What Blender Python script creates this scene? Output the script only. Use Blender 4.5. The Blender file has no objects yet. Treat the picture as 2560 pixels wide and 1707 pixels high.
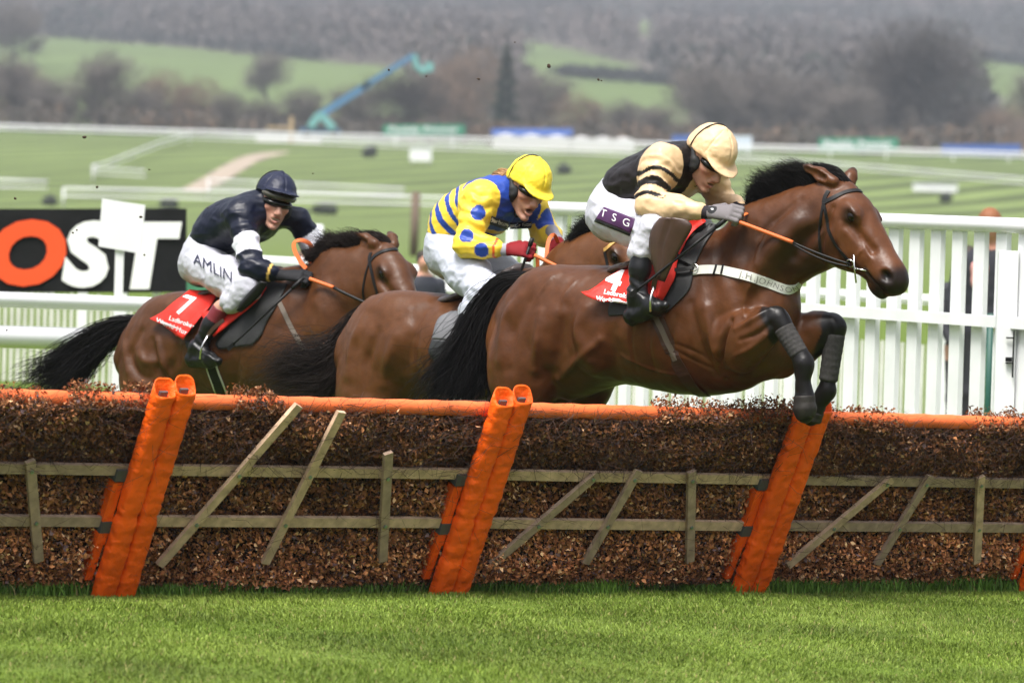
import bpy, math, random
import numpy as np
from mathutils import Vector, Matrix
from mathutils.bvhtree import BVHTree

R = math.radians
scn = bpy.context.scene
COL = scn.collection
rng = np.random.default_rng(7)
random.seed(7)

# ------------------------------------------------------------------ camera
F_PX = 11880.0
HCAM = 2.12
ROLL = R(1.6)
PITCH = math.atan((853.5 - 335.0) / F_PX)
_F = np.array([0, math.cos(PITCH), -math.sin(PITCH)])
_R0 = np.array([1.0, 0, 0]); _U0 = np.array([0, math.sin(PITCH), math.cos(PITCH)])
_R = math.cos(ROLL) * _R0 + math.sin(ROLL) * _U0
_U = -math.sin(ROLL) * _R0 + math.cos(ROLL) * _U0
CAM = np.array([0, 0, HCAM])
cam_d = bpy.data.cameras.new("camera")
cam = bpy.data.objects.new("camera", cam_d); COL.objects.link(cam)
cam_d.sensor_width = 36.0
cam_d.lens = F_PX * 36.0 / 2560.0
cam_d.clip_start = 0.5; cam_d.clip_end = 12000
cam.matrix_world = Matrix(((_R[0], _U[0], -_F[0], 0), (_R[1], _U[1], -_F[1], 0), (_R[2], _U[2], -_F[2], HCAM), (0, 0, 0, 1)))
cam_d.dof.use_dof = True
cam_d.dof.focus_distance = 22.3
cam_d.dof.aperture_fstop = 4.2
scn.camera = cam

# ------------------------------------------------------------------ sky, sun, exposure
scn.view_settings.view_transform = 'Standard'
scn.view_settings.look = 'None'
scn.view_settings.gamma = 1.0
scn.view_settings.use_curve_mapping = False
scn.view_settings.exposure = 1.12
SUN_EL, SUN_ROT = R(64), R(205)       # soft sun high behind the camera, a little to the left
w = bpy.data.worlds.new("World"); scn.world = w; w.use_nodes = True
nt = w.node_tree; nt.nodes.clear()
sky = nt.nodes.new('ShaderNodeTexSky'); sky.sky_type = 'NISHITA'; sky.sun_disc = False
sky.sun_elevation = SUN_EL; sky.sun_rotation = SUN_ROT
sky.air_density = 1.0; sky.dust_density = 3.0; sky.ozone_density = 1.0
hs = nt.nodes.new('ShaderNodeHueSaturation'); hs.inputs['Saturation'].default_value = 0.30
bg = nt.nodes.new('ShaderNodeBackground'); bg.inputs['Strength'].default_value = 0.095
wo = nt.nodes.new('ShaderNodeOutputWorld')
# an overcast sky is brightest overhead
tcw = nt.nodes.new('ShaderNodeTexCoord'); sp_ = nt.nodes.new('ShaderNodeSeparateXYZ'); mrw = nt.nodes.new('ShaderNodeMapRange'); scw = nt.nodes.new('ShaderNodeVectorMath'); scw.operation = 'SCALE'
mrw.inputs[1].default_value = 0.0; mrw.inputs[2].default_value = 1.0; mrw.inputs[3].default_value = 0.36; mrw.inputs[4].default_value = 2.0
nt.links.new(tcw.outputs['Generated'], sp_.inputs[0]); nt.links.new(sp_.outputs['Z'], mrw.inputs[0]); nt.links.new(hs.outputs[0], scw.inputs[0]); nt.links.new(mrw.outputs[0], scw.inputs['Scale'])
nt.links.new(sky.outputs[0], hs.inputs['Color']); nt.links.new(scw.outputs[0], bg.inputs['Color']); nt.links.new(bg.outputs[0], wo.inputs[0])
sun_d = bpy.data.lights.new("sun", 'SUN'); sun_d.energy = 2.2; sun_d.angle = R(20); sun_d.color = (1.0, 0.96, 0.9)
sun = bpy.data.objects.new("sun", sun_d); COL.objects.link(sun)
# sky rotation 0 looks along +Y and turns clockwise seen from above
_sd = Vector((math.sin(SUN_ROT) * math.cos(SUN_EL), math.cos(SUN_ROT) * math.cos(SUN_EL), math.sin(SUN_EL)))
sun.rotation_euler = _sd.to_track_quat('Z', 'Y').to_euler()
sun.location = (0, 0, 60)
scn.cycles.use_denoising = True
scn.cycles.max_bounces = 5
scn.cycles.diffuse_bounces = 2
scn.cycles.glossy_bounces = 2
scn.cycles.transmission_bounces = 2
scn.cycles.volume_bounces = 0
scn.cycles.transparent_max_bounces = 6
scn.cycles.use_adaptive_sampling = True
scn.cycles.caustics_reflective = False
scn.cycles.caustics_refractive = False

# ------------------------------------------------------------------ rays through photograph pixels (2560 x 1707)
def ray(px, py):
    d = _F + (px - 1280.0) / F_PX * _R - (py - 853.5) / F_PX * _U
    return d
def at(px, py, Y):
    d = ray(px, py); return CAM + d * (Y / d[1])
def proj(p):
    v = np.asarray(p, float) - CAM
    z = v @ _F
    return 1280 + F_PX * (v @ _R) / z, 853.5 - F_PX * (v @ _U) / z
class Plane:
    """vertical plane along a heading; q(px,py,o) = point o metres to the side nearer the camera"""
    def __init__(s, px, Y, yaw, py=800):
        s.o = at(px, py, Y); s.yaw = yaw
        s.u = np.array([math.cos(yaw), -math.sin(yaw), 0.0])
        s.s = np.array([-math.sin(yaw), -math.cos(yaw), 0.0])
        s.mpp = Y / F_PX
    def q(s, px, py, o=0.0):
        d = ray(px, py)
        t = (o - (CAM - s.o) @ s.s) / (d @ s.s)
        return CAM + d * t

# ------------------------------------------------------------------ scene graph helpers
def link(o, parent=None):
    COL.objects.link(o)
    if parent is not None:
        o.parent = parent
        o.matrix_parent_inverse = parent_inv(parent)
    return o
def parent_inv(p):
    m = Matrix.Identity(4)
    chain = []
    while p is not None:
        chain.append(p); p = p.parent
    for c in reversed(chain):
        m = m @ c.matrix_parent_inverse @ c.matrix_basis
    return m.inverted()
def tag(o, label=None, cat=None, group=None, kind=None):
    if label: o['label'] = label
    if cat: o['category'] = cat
    if group: o['group'] = group
    if kind: o['kind'] = kind
    return o
def thing(name, label, cat, loc=(0, 0, 0), group=None):
    o = bpy.data.objects.new(name, None); COL.objects.link(o)
    o.empty_display_size = 0.2
    o.location = Vector([float(v) for v in loc])
    return tag(o, label, cat, group)
def mesh_obj(name, V, Fc, mat=None, parent=None, col=None, smooth=True, edges=()):
    me = bpy.data.meshes.new(name)
    V = np.asarray(V, np.float64)
    if isinstance(Fc, np.ndarray):
        nf, k = Fc.shape
        me.vertices.add(len(V)); me.vertices.foreach_set('co', V.astype(np.float32).ravel())
        me.loops.add(nf * k); me.loops.foreach_set('vertex_index', Fc.astype(np.int32).ravel())
        me.polygons.add(nf)
        me.polygons.foreach_set('loop_start', np.arange(nf, dtype=np.int32) * k)
        me.polygons.foreach_set('loop_total', np.full(nf, k, np.int32))
        me.update(calc_edges=True)
    else:
        me.from_pydata([tuple(v) for v in V], [], [tuple(int(i) for i in f) for f in Fc])
    if col is not None:
        c = np.ones((len(V), 4), np.float32); col = np.asarray(col, np.float32); c[:, :col.shape[1]] = col
        a = me.color_attributes.new('Col', 'FLOAT_COLOR', 'POINT'); a.data.foreach_set('color', c.ravel())
    if smooth:
        me.polygons.foreach_set('use_smooth', np.ones(len(me.polygons), bool))
    me.validate(verbose=False)
    o = bpy.data.objects.new(name, me)
    if mat is not None: me.materials.append(mat)
    return link(o, parent)
def copy_tree(o, parent=None):
    c = o.copy(); COL.objects.link(c)
    if parent is not None: c.parent = parent
    for ch in list(o.children): copy_tree(ch, c)
    return c

class MB:
    """collects boxes, tubes and sheets; build() links them as one mesh object"""
    def __init__(s): s.V = []; s.F = []; s.C = []; s.n = 0
    def add(s, V, Fc, col=None):
        V = np.asarray(V, float).reshape(-1, 3)
        s.V.append(V); s.F += [tuple(int(i) + s.n for i in f) for f in Fc]; s.n += len(V)
        s.C.append(np.tile(np.array(col if col is not None else (1, 1, 1), float), (len(V), 1)))
    def box(s, c, ax, ay, az, col=None):
        c = np.asarray(c, float); ax, ay, az = (np.asarray(a, float) for a in (ax, ay, az))
        V = [c + i * ax + j * ay + k * az for i in (-1, 1) for j in (-1, 1) for k in (-1, 1)]
        s.add(V, [(0, 1, 3, 2), (4, 6, 7, 5), (0, 4, 5, 1), (2, 3, 7, 6), (0, 2, 6, 4), (1, 5, 7, 3)], col)
    def bar(s, a, b, w, d, side, col=None):
        a, b = np.asarray(a, float), np.asarray(b, float); ax = b - a; L = np.linalg.norm(ax); ax /= L
        sd = np.asarray(side, float); sd = sd - ax * (sd @ ax); sd /= np.linalg.norm(sd); up = np.cross(ax, sd)
        s.box((a + b) / 2, ax * L / 2, sd * w / 2, up * d / 2, col)
    def tube(s, pts, r, seg=8, cap=True, col=None, flat=None):
        pts = [np.asarray(p, float) for p in pts]; n = len(pts)
        rr = r if hasattr(r, '__len__') else [r] * n
        T = []
        for i in range(n):
            t = pts[min(i + 1, n - 1)] - pts[max(i - 1, 0)]; T.append(t / (np.linalg.norm(t) + 1e-12))
        up = np.array([0, 0, 1.0]) if abs(T[0][2]) < .9 else np.array([0, 1.0, 0])
        V = []; Fc = []
        for i in range(n):
            sd = np.cross(T[i], up); sd /= np.linalg.norm(sd) + 1e-12; up = np.cross(sd, T[i])
            for j in range(seg):
                a = 2 * math.pi * j / seg
                V.append(pts[i] + rr[i] * (math.cos(a) * sd + math.sin(a) * up))
        for i in range(n - 1):
            for j in range(seg):
                j2 = (j + 1) % seg
                Fc.append((i * seg + j, i * seg + j2, (i + 1) * seg + j2, (i + 1) * seg + j))
        if cap:
            Fc.append(tuple(range(seg - 1, -1, -1))); Fc.append(tuple((n - 1) * seg + j for j in range(seg)))
        s.add(V, Fc, col)
    def strap(s, pts, nrm, w, th=.004, col=None):
        """flat ribbon with thickness; nrm = surface normals; w = width"""
        pts = np.asarray(pts, float); nrm = np.asarray(nrm, float); n = len(pts)
        T = np.gradient(pts, axis=0); T /= np.linalg.norm(T, axis=1)[:, None] + 1e-12
        S = np.cross(nrm, T); S /= np.linalg.norm(S, axis=1)[:, None] + 1e-12
        ww = np.asarray(w if hasattr(w, '__len__') else [w] * n)[:, None]
        V = np.concatenate([pts - S * ww / 2, pts + S * ww / 2, pts - S * ww / 2 + nrm * th, pts + S * ww / 2 + nrm * th])
        Fc = []
        for i in range(n - 1):
            a, b, c, d = i, n + i, 2 * n + i, 3 * n + i
            Fc += [(c, c + 1, d + 1, d), (a, b, b + 1, a + 1), (a, a + 1, c + 1, c), (b, d, d + 1, b + 1)]
        Fc += [(0, 2 * n, 3 * n, n), (n - 1, 2 * n - 1, 4 * n - 1, 3 * n - 1)]
        s.add(V, Fc, col)
    def build(s, name, mat, parent=None, smooth=False):
        V = np.concatenate(s.V)
        C = np.concatenate(s.C)
        return mesh_obj(name, V, s.F, mat, parent, col=C, smooth=smooth)

def spline(pts, n):
    """Catmull-Rom through control points (any dimension), n samples"""
    P = np.asarray(pts, float)
    if len(P) == 2:
        t = np.linspace(0, 1, n)[:, None]; return P[0] * (1 - t) + P[1] * t
    P = np.vstack([2 * P[0] - P[1], P, 2 * P[-1] - P[-2]])
    u = np.linspace(0, len(P) - 3 - 1e-9, n); i = u.astype(int); t = (u - i)[:, None]
    p0, p1, p2, p3 = P[i], P[i + 1], P[i + 2], P[i + 3]
    return .5 * (2 * p1 + (p2 - p0) * t + (2 * p0 - 5 * p1 + 4 * p2 - p3) * t ** 2 + (3 * p1 - p0 - 3 * p2 + p3) * t ** 3)

# ------------------------------------------------------------------ noise
def vnoise(P, scale=1.0, seed=0):
    P = np.asarray(P, np.float64) / scale + 1000.0 + seed * 17.31
    i = np.floor(P).astype(np.int64); f = P - i; f = f * f * (3 - 2 * f)
    def h(a, b, c):
        n = (a * 374761393 + b * 668265263 + c * 2147483647 + seed * 974711) & 0x7fffffff
        n = ((n ^ (n >> 13)) * 1274126177) & 0x7fffffff
        n = n ^ (n >> 16)
        return (n & 0xffff) / 65535.0
    r = 0
    for a in (0, 1):
        for b in (0, 1):
            for c in (0, 1):
                wgt = (f[:, 0] if a else 1 - f[:, 0]) * (f[:, 1] if b else 1 - f[:, 1]) * (f[:, 2] if c else 1 - f[:, 2])
                r = r + wgt * h(i[:, 0] + a, i[:, 1] + b, i[:, 2] + c)
    return r * 2 - 1
def fbm(P, scale, seed=0, octv=3):
    r = 0; a = 1
    for k in range(octv):
        r = r + a * vnoise(P, scale, seed + k); scale *= .5; a *= .5
    return r
def sstep(a, b, x):
    t = np.clip((x - a) / (b - a), 0, 1); return t * t * (3 - 2 * t)

# ------------------------------------------------------------------ signed distance modelling
class SDF:
    def __init__(s, lo, hi, h):
        s.lo = np.asarray(lo, float); s.h = h
        s.n = np.ceil((np.asarray(hi, float) - s.lo) / h).astype(int) + 1
        s.d = np.full(s.n, .5, np.float32)
    def _win(s, lo, hi):
        a = np.clip(np.floor((np.asarray(lo) - s.lo) / s.h).astype(int), 0, s.n)
        b = np.clip(np.ceil((np.asarray(hi) - s.lo) / s.h).astype(int) + 1, 0, s.n)
        g = [(s.lo[i] + s.h * np.arange(a[i], b[i])).astype(np.float32) for i in range(3)]
        return (slice(a[0], b[0]), slice(a[1], b[1]), slice(a[2], b[2])), g[0][:, None, None], g[1][None, :, None], g[2][None, None, :]
    def _put(s, fn, lo, hi, k, op):
        m = k + 3 * s.h
        sl, X, Y, Z = s._win(np.asarray(lo) - m, np.asarray(hi) + m)
        if 0 in s.d[sl].shape: return
        b = fn(X, Y, Z); a = s.d[sl]
        if op < 0: a = -a
        if k > 0:
            hh = np.maximum(k - np.abs(a - b), 0) / k
            r = np.minimum(a, b) - hh * hh * k * .25
        else: r = np.minimum(a, b)
        s.d[sl] = -r if op < 0 else r
    def cone(s, A, B, ra, rb, k=.02, op=1):
        A = np.asarray(A, float); B = np.asarray(B, float); v = B - A; L2 = v @ v + 1e-12
        def fn(X, Y, Z):
            px, py, pz = X - A[0], Y - A[1], Z - A[2]
            t = np.clip((px * v[0] + py * v[1] + pz * v[2]) / L2, 0, 1)
            return np.sqrt((px - t * v[0]) ** 2 + (py - t * v[1]) ** 2 + (pz - t * v[2]) ** 2) - (ra + (rb - ra) * t)
        m = max(ra, rb); s._put(fn, np.minimum(A, B) - m, np.maximum(A, B) + m, k, op)
    def chain(s, pts, rs, k=.02, op=1):
        for i in range(len(pts) - 1): s.cone(pts[i], pts[i + 1], rs[i], rs[i + 1], k, op)
    def ell(s, C, r, M=None, k=.02, op=1):
        """M: 3x3 with columns = axes in world"""
        C = np.asarray(C, float); r = np.asarray(r, float); M = np.eye(3) if M is None else np.asarray(M, float)
        def fn(X, Y, Z):
            px, py, pz = X - C[0], Y - C[1], Z - C[2]
            q = [(px * M[0, i] + py * M[1, i] + pz * M[2, i]) for i in range(3)]
            k0 = np.sqrt(sum((q[i] / r[i]) ** 2 for i in range(3)))
            k1 = np.sqrt(sum((q[i] / r[i] ** 2) ** 2 for i in range(3))) + 1e-6
            return k0 * (k0 - 1) / k1
        ext = np.sqrt(((M * r[None, :]) ** 2).sum(1))
        s._put(fn, C - ext, C + ext, k, op)
    def eseg(s, A, B, a, b, S, k=.02, op=1):
        """elliptic cone: a=(rv,rw) at A, b at B; S = lateral axis"""
        A = np.asarray(A, float); B = np.asarray(B, float); v = B - A; L = np.linalg.norm(v) + 1e-9; T = v / L
        S = np.asarray(S, float); S = S - T * (S @ T); S /= np.linalg.norm(S); N = np.cross(T, S)
        def fn(X, Y, Z):
            px, py, pz = X - A[0], Y - A[1], Z - A[2]
            c = px * T[0] + py * T[1] + pz * T[2]
            t = np.clip(c / L, 0, 1); c = c - t * L
            x = px * S[0] + py * S[1] + pz * S[2]; y = px * N[0] + py * N[1] + pz * N[2]
            rv = a[0] + (b[0] - a[0]) * t; rw = a[1] + (b[1] - a[1]) * t
            rc = np.minimum(rv, rw)
            k0 = np.sqrt((x / rw) ** 2 + (y / rv) ** 2 + (c / rc) ** 2)
            k1 = np.sqrt((x / rw ** 2) ** 2 + (y / rv ** 2) ** 2 + (c / rc ** 2) ** 2) + 1e-6
            return k0 * (k0 - 1) / k1
        m = max(*a, *b); s._put(fn, np.minimum(A, B) - m, np.maximum(A, B) + m, k, op)
    def loft(s, nodes, S, n=14, k=.03, op=1):
        """nodes: list of (point, rv, rw)"""
        P = spline([np.r_[p, a, b] for p, a, b in nodes], n)
        for i in range(len(P) - 1):
            s.eseg(P[i, :3], P[i + 1, :3], P[i, 3:], P[i + 1, 3:], S, k, op)
    def cut(s, C, nrm, keep=-1):
        """half space: removes the side nrm points to"""
        C = np.asarray(C, float); nrm = np.asarray(nrm, float)
        g = [(s.lo[i] + s.h * np.arange(s.n[i])).astype(np.float32) for i in range(3)]
        f = (g[0][:, None, None] - C[0]) * nrm[0] + (g[1][None, :, None] - C[1]) * nrm[1] + (g[2][None, None, :] - C[2]) * nrm[2]
        s.d = np.maximum(s.d, f)
    def mesh(s, smooth=1):
        d = s.d; n = s.n; neg = d < 0
        cnt = np.zeros(np.array(n) - 1, np.int8)
        for i in (0, 1):
            for j in (0, 1):
                for k in (0, 1):
                    cnt += neg[i:n[0] - 1 + i, j:n[1] - 1 + j, k:n[2] - 1 + k]
        act = (cnt > 0) & (cnt < 8)
        idx = np.full(act.shape, -1, np.int64); cells = np.argwhere(act); idx[act] = np.arange(len(cells))
        acc = np.zeros((len(cells), 3)); num = np.zeros(len(cells))
        for ax in range(3):
            o = [i for i in range(3) if i != ax]
            for a in (0, 1):
                for b in (0, 1):
                    off = np.zeros(3, int); off[o[0]] = a; off[o[1]] = b
                    p0 = cells + off; p1 = p0.copy(); p1[:, ax] += 1
                    v0 = d[p0[:, 0], p0[:, 1], p0[:, 2]]; v1 = d[p1[:, 0], p1[:, 1], p1[:, 2]]
                    c = (v0 < 0) != (v1 < 0)
                    t = v0[c] / (v0[c] - v1[c])
                    q = np.tile(off.astype(float), (c.sum(), 1)); q[:, ax] += t
                    acc[c] += q; num[c] += 1
        V = s.lo + s.h * (cells + acc / num[:, None])
        quads = []
        for ax in range(3):
            o = [(ax + 1) % 3, (ax + 2) % 3]
            sl0 = [slice(None)] * 3; sl1 = [slice(None)] * 3
            sl0[ax] = slice(0, -1); sl1[ax] = slice(1, None)
            ch = neg[tuple(sl0)] != neg[tuple(sl1)]
            e = np.argwhere(ch)
            ok = (e[:, o[0]] > 0) & (e[:, o[1]] > 0) & (e[:, o[0]] < n[o[0]] - 1) & (e[:, o[1]] < n[o[1]] - 1)
            e = e[ok]
            first = neg[e[:, 0], e[:, 1], e[:, 2]]
            def cell(a, b):
                q = e.copy(); q[:, o[0]] -= a; q[:, o[1]] -= b; return idx[q[:, 0], q[:, 1], q[:, 2]]
            Q = np.stack([cell(1, 1), cell(0, 1), cell(0, 0), cell(1, 0)], 1)
            Q[~first] = Q[~first][:, ::-1]
            quads.append(Q)
        Q = np.concatenate(quads); Q = Q[(Q >= 0).all(1)]
        if smooth: V = relax(V, Q, smooth)
        return V, Q
def relax(V, Q, it=1, lam=.5):
    e = np.concatenate([Q[:, [0, 1]], Q[:, [1, 2]], Q[:, [2, 3]], Q[:, [3, 0]]])
    a = np.concatenate([e[:, 0], e[:, 1]]); b = np.concatenate([e[:, 1], e[:, 0]])
    deg = np.bincount(a, minlength=len(V)).astype(float); deg[deg == 0] = 1
    for _ in range(it):
        for sgn in (lam, -lam * .98):      # Taubin: smooths without shrinking
            M = np.stack([np.bincount(a, V[b, i], minlength=len(V)) for i in range(3)], 1) / deg[:, None]
            V = V + sgn * (M - V)
    return V
def vnormals(V, Q):
    n = np.cross(V[Q[:, 2]] - V[Q[:, 0]], V[Q[:, 3]] - V[Q[:, 1]])
    N = np.zeros_like(V)
    for k in range(4):
        for i in range(3): N[:, i] += np.bincount(Q[:, k], n[:, i], minlength=len(V))
    return N / (np.linalg.norm(N, axis=1)[:, None] + 1e-12)
def segd(P, A, B):
    """distance and parameter of points to a segment"""
    A = np.asarray(A, float); v = np.asarray(B, float) - A
    t = np.clip(((P - A) @ v) / (v @ v), 0, 1)
    return np.linalg.norm(P - A - t[:, None] * v, axis=1), t
def bvh_of(V, Q): return BVHTree.FromPolygons([tuple(v) for v in V], [tuple(int(i) for i in q) for q in Q])
def hit(bvh, px, py):
    d = Vector(ray(px, py)).normalized()
    l, n, i, _ = bvh.ray_cast(Vector(CAM), d)
    if l is None: return None, None
    n = np.array(n)
    if n @ np.array(d) > 0: n = -n
    return np.array(l), n
def surf_path(bvh, px, n, off=.003, fall=None):
    """pixel polyline laid on a surface; returns points and normals; where the ray misses, neighbours are used"""
    P = spline(px, n); out = []; nn = []
    for p in P:
        l, nr = hit(bvh, p[0], p[1])
        if l is None:
            if fall is not None:
                l = fall(p[0], p[1]); nr = nn[-1] if nn else np.array([0, -1.0, 0])
            elif out: continue
            else: continue
        out.append(l + nr * off); nn.append(nr)
    out = np.array(out); nn = np.array(nn)
    for _ in range(2):
        nn[1:-1] = (nn[:-2] + nn[1:-1] + nn[2:]) / 3
    nn /= np.linalg.norm(nn, axis=1)[:, None]
    return out, nn

# ------------------------------------------------------------------ materials
_mats = {}
def mat(name, col=(.5, .5, .5), rough=.6, attr=False, spec=.5, metal=0, noise=None, bump=None, sheen=0, mult=None, coat=0, trans=0):
    """noise=(scale, amount) varies the colour; bump=(scale, strength, distance)"""
    if name in _mats: return _mats[name]
    m = bpy.data.materials.new(name); m.use_nodes = True; n = m.node_tree.nodes; L = m.node_tree.links
    b = n['Principled BSDF']
    b.inputs['Roughness'].default_value = rough; b.inputs['Metallic'].default_value = metal
    b.inputs['Specular IOR Level'].default_value = spec
    if sheen: b.inputs['Sheen Weight'].default_value = sheen
    if coat: b.inputs['Coat Weight'].default_value = coat
    if attr:
        a = n.new('ShaderNodeVertexColor'); a.layer_name = 'Col'; src = a.outputs['Color']
    else:
        a = n.new('ShaderNodeRGB'); a.outputs[0].default_value = (*col, 1); src = a.outputs[0]
    tc = n.new('ShaderNodeTexCoord')
    if noise:
        t = n.new('ShaderNodeTexNoise'); t.inputs['Scale'].default_value = noise[0]; t.inputs['Detail'].default_value = 5
        L.new(tc.outputs['Object'], t.inputs['Vector'])
        mr = n.new('ShaderNodeMapRange'); mr.inputs[1].default_value = .25; mr.inputs[2].default_value = .75
        mr.inputs[3].default_value = 1 - noise[1]; mr.inputs[4].default_value = 1 + noise[1]
        L.new(t.outputs['Fac'], mr.inputs[0])
        mx = n.new('ShaderNodeVectorMath'); mx.operation = 'SCALE'
        L.new(src, mx.inputs[0]); L.new(mr.outputs[0], mx.inputs['Scale']); src = mx.outputs[0]
    L.new(src, b.inputs['Base Color'])
    if bump:
        t = n.new('ShaderNodeTexNoise'); t.inputs['Scale'].default_value = bump[0]; t.inputs['Detail'].default_value = 6
        L.new(tc.outputs['Object'], t.inputs['Vector'])
        bp = n.new('ShaderNodeBump'); bp.inputs['Strength'].default_value = bump[1]; bp.inputs['Distance'].default_value = bump[2]
        L.new(t.outputs['Fac'], bp.inputs['Height']); L.new(bp.outputs[0], b.inputs['Normal'])
    _mats[name] = m
    return m

# ------------------------------------------------------------------ lettering
def text_shape(txt, size=1.0, shear=0.0, bold=0.0, spacing=1.0):
    """flat letter outlines as (2-D points, faces), origin at the text's middle"""
    c = bpy.data.curves.new('letters', 'FONT'); c.body = txt; c.size = size; c.shear = shear; c.offset = bold
    c.space_character = spacing; c.resolution_u = 4; c.fill_mode = 'FRONT'
    c.align_x = 'CENTER'; c.align_y = 'CENTER'
    o = bpy.data.objects.new('letters', c); COL.objects.link(o)
    dg = bpy.context.evaluated_depsgraph_get(); dg.update()
    me = bpy.data.meshes.new_from_object(o.evaluated_get(dg))
    import bmesh
    bm = bmesh.new(); bm.from_mesh(me); bmesh.ops.triangulate(bm, faces=bm.faces)
    for _ in range(2):
        ed = [e for e in bm.edges if e.calc_length() > size * .22]
        if ed:
            bmesh.ops.subdivide_edges(bm, edges=ed, cuts=1); bmesh.ops.triangulate(bm, faces=bm.faces)
    V = np.array([v.co[:2] for v in bm.verts]); bm.verts.index_update()
    Fc = [tuple(v.index for v in f.verts) for f in bm.faces]
    bm.free(); bpy.data.objects.remove(o); bpy.data.curves.remove(c); bpy.data.meshes.remove(me)
    return V, Fc
def text_on(bvh, txt, c, right, up, size, m, parent, shear=0, bold=0, spacing=1.0, off=.003, name='lettering', warp=None):
    """lays letters on a surface: c = centre pixel, right/up = unit pixel directions, size in pixels"""
    V, Fc = text_shape(txt, 1.0, shear, bold, spacing)
    out = []
    last = None
    for v in V:
        if warp: p = warp(v[0] * size, v[1] * size)
        else: p = (c[0] + size * (v[0] * right[0] + v[1] * up[0]), c[1] + size * (v[0] * right[1] + v[1] * up[1]))
        l, n = hit(bvh, *p)
        if l is None: l, n = last if last is not None else (None, None)
        if l is None: out.append(None); continue
        last = (l, n); out.append(l + n * off)
    good = next(o for o in out if o is not None)
    out = [good if o is None else o for o in out]
    return mesh_obj(name, out, Fc, m, parent, smooth=False)
def text_plane(txt, C, ex, ey, size, m, parent, shear=0, bold=0, spacing=1.0, name='lettering'):
    V, Fc = text_shape(txt, size, shear, bold, spacing)
    return mesh_obj(name, [np.asarray(C) + v[0] * np.asarray(ex) + v[1] * np.asarray(ey) for v in V], Fc, m, parent, smooth=False)
def hair(guides, n, spread, r, seg=9, wild=0.0, seed=1, taper=.25, lenvar=.3):
    """guides: list of polylines (k x 3 arrays); strands are interpolated between neighbouring guides; returns V, quads"""
    rg = np.random.default_rng(seed); G = [spline(g, seg) for g in guides]
    V = []; Fc = []; base = 0
    for i in range(n):
        u = rg.random() * (len(G) - 1); a = int(u); f = u - a
        c = G[a] * (1 - f) + G[min(a + 1, len(G) - 1)] * f
        off = rg.normal(0, 1, 3); off /= np.linalg.norm(off) + 1e-9; off *= rg.random() ** .5
        tt = np.linspace(0, 1, seg)[:, None]
        sp = spread[0] + (spread[1] - spread[0]) * tt
        curl = np.zeros((seg, 3))
        if wild:
            ph = rg.random(3) * 6.28; fr = rg.uniform(1, 3, 3)
            curl = wild * tt ** 1.3 * np.sin(ph[None] + fr[None] * tt * 3.0)
        L = 1 - lenvar * rg.random()
        c = c + off * sp + curl
        if L < 1:
            x = np.linspace(0, L * (seg - 1), seg); k = np.minimum(x.astype(int), seg - 2); fr2 = (x - k)[:, None]
            c = c[k] * (1 - fr2) + c[k + 1] * fr2
        T = np.gradient(c, axis=0); T /= np.linalg.norm(T, axis=1)[:, None] + 1e-9
        a0 = rg.normal(0, 1, 3); A = np.cross(T, a0); A /= np.linalg.norm(A, axis=1)[:, None] + 1e-9; B = np.cross(T, A)
        rad = (r * (1 - (1 - taper) * tt ** 1.5)) * rg.uniform(.6, 1.3)
        ring = [c + rad * (math.cos(t) * A + math.sin(t) * B) for t in (0, 2.094, 4.189)]
        V.append(np.stack(ring, 1).reshape(-1, 3))
        for k in range(seg - 1):
            for j in range(3):
                Fc.append((base + k * 3 + j, base + k * 3 + (j + 1) % 3, base + k * 3 + 3 + (j + 1) % 3, base + k * 3 + 3 + j))
        base += seg * 3
    return np.concatenate(V), np.array(Fc)
# ================================================================== land
_PY = np.array([-60, 8, 22, 45, 290, 400, 480, 560, 640, 730, 800, 1200, 2000, 2800, 3600, 4600.])
_PZ = np.array([.25, .22, 0, -.46, -3.2, -2.4, -.8, .2, .45, 1.6, 4.0, 18, 52, 98, 155, 215.])
def gz(x, y):
    x = np.asarray(x, float); y = np.asarray(y, float)
    z = np.interp(y, _PY, _PZ)
    z = z - .03 * np.clip(x, -9, 9) * (1 - sstep(45, 110, y)) * sstep(-10, 10, y)
    P = np.stack([x.ravel(), y.ravel(), 0 * x.ravel()], 1)
    z = z + (vnoise(P, 240, 4).reshape(x.shape) * 6 + vnoise(P, 90, 5).reshape(x.shape) * 1.5) * sstep(800, 1500, y)
    z = z + vnoise(P, 45, 6).reshape(x.shape) * .10 * sstep(90, 200, y)
    return z
def ground_hit(px, py, y0=20, y1=4500):
    d = ray(px, py); d = d / d[1]
    ys = np.exp(np.linspace(math.log(y0), math.log(y1), 700))
    P = CAM[None] + d[None] * ys[:, None]
    below = P[:, 2] < gz(P[:, 0], P[:, 1])
    i = int(np.argmax(below))
    if not below.any(): return P[-1]
    if i == 0: return P[0]
    a, b = ys[i - 1], ys[i]
    for _ in range(20):
        m = (a + b) / 2; p = CAM + d * m
        if p[2] < gz(p[0:1], p[1:2])[0]: b = m
        else: a = m
    return CAM + d * b

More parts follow.
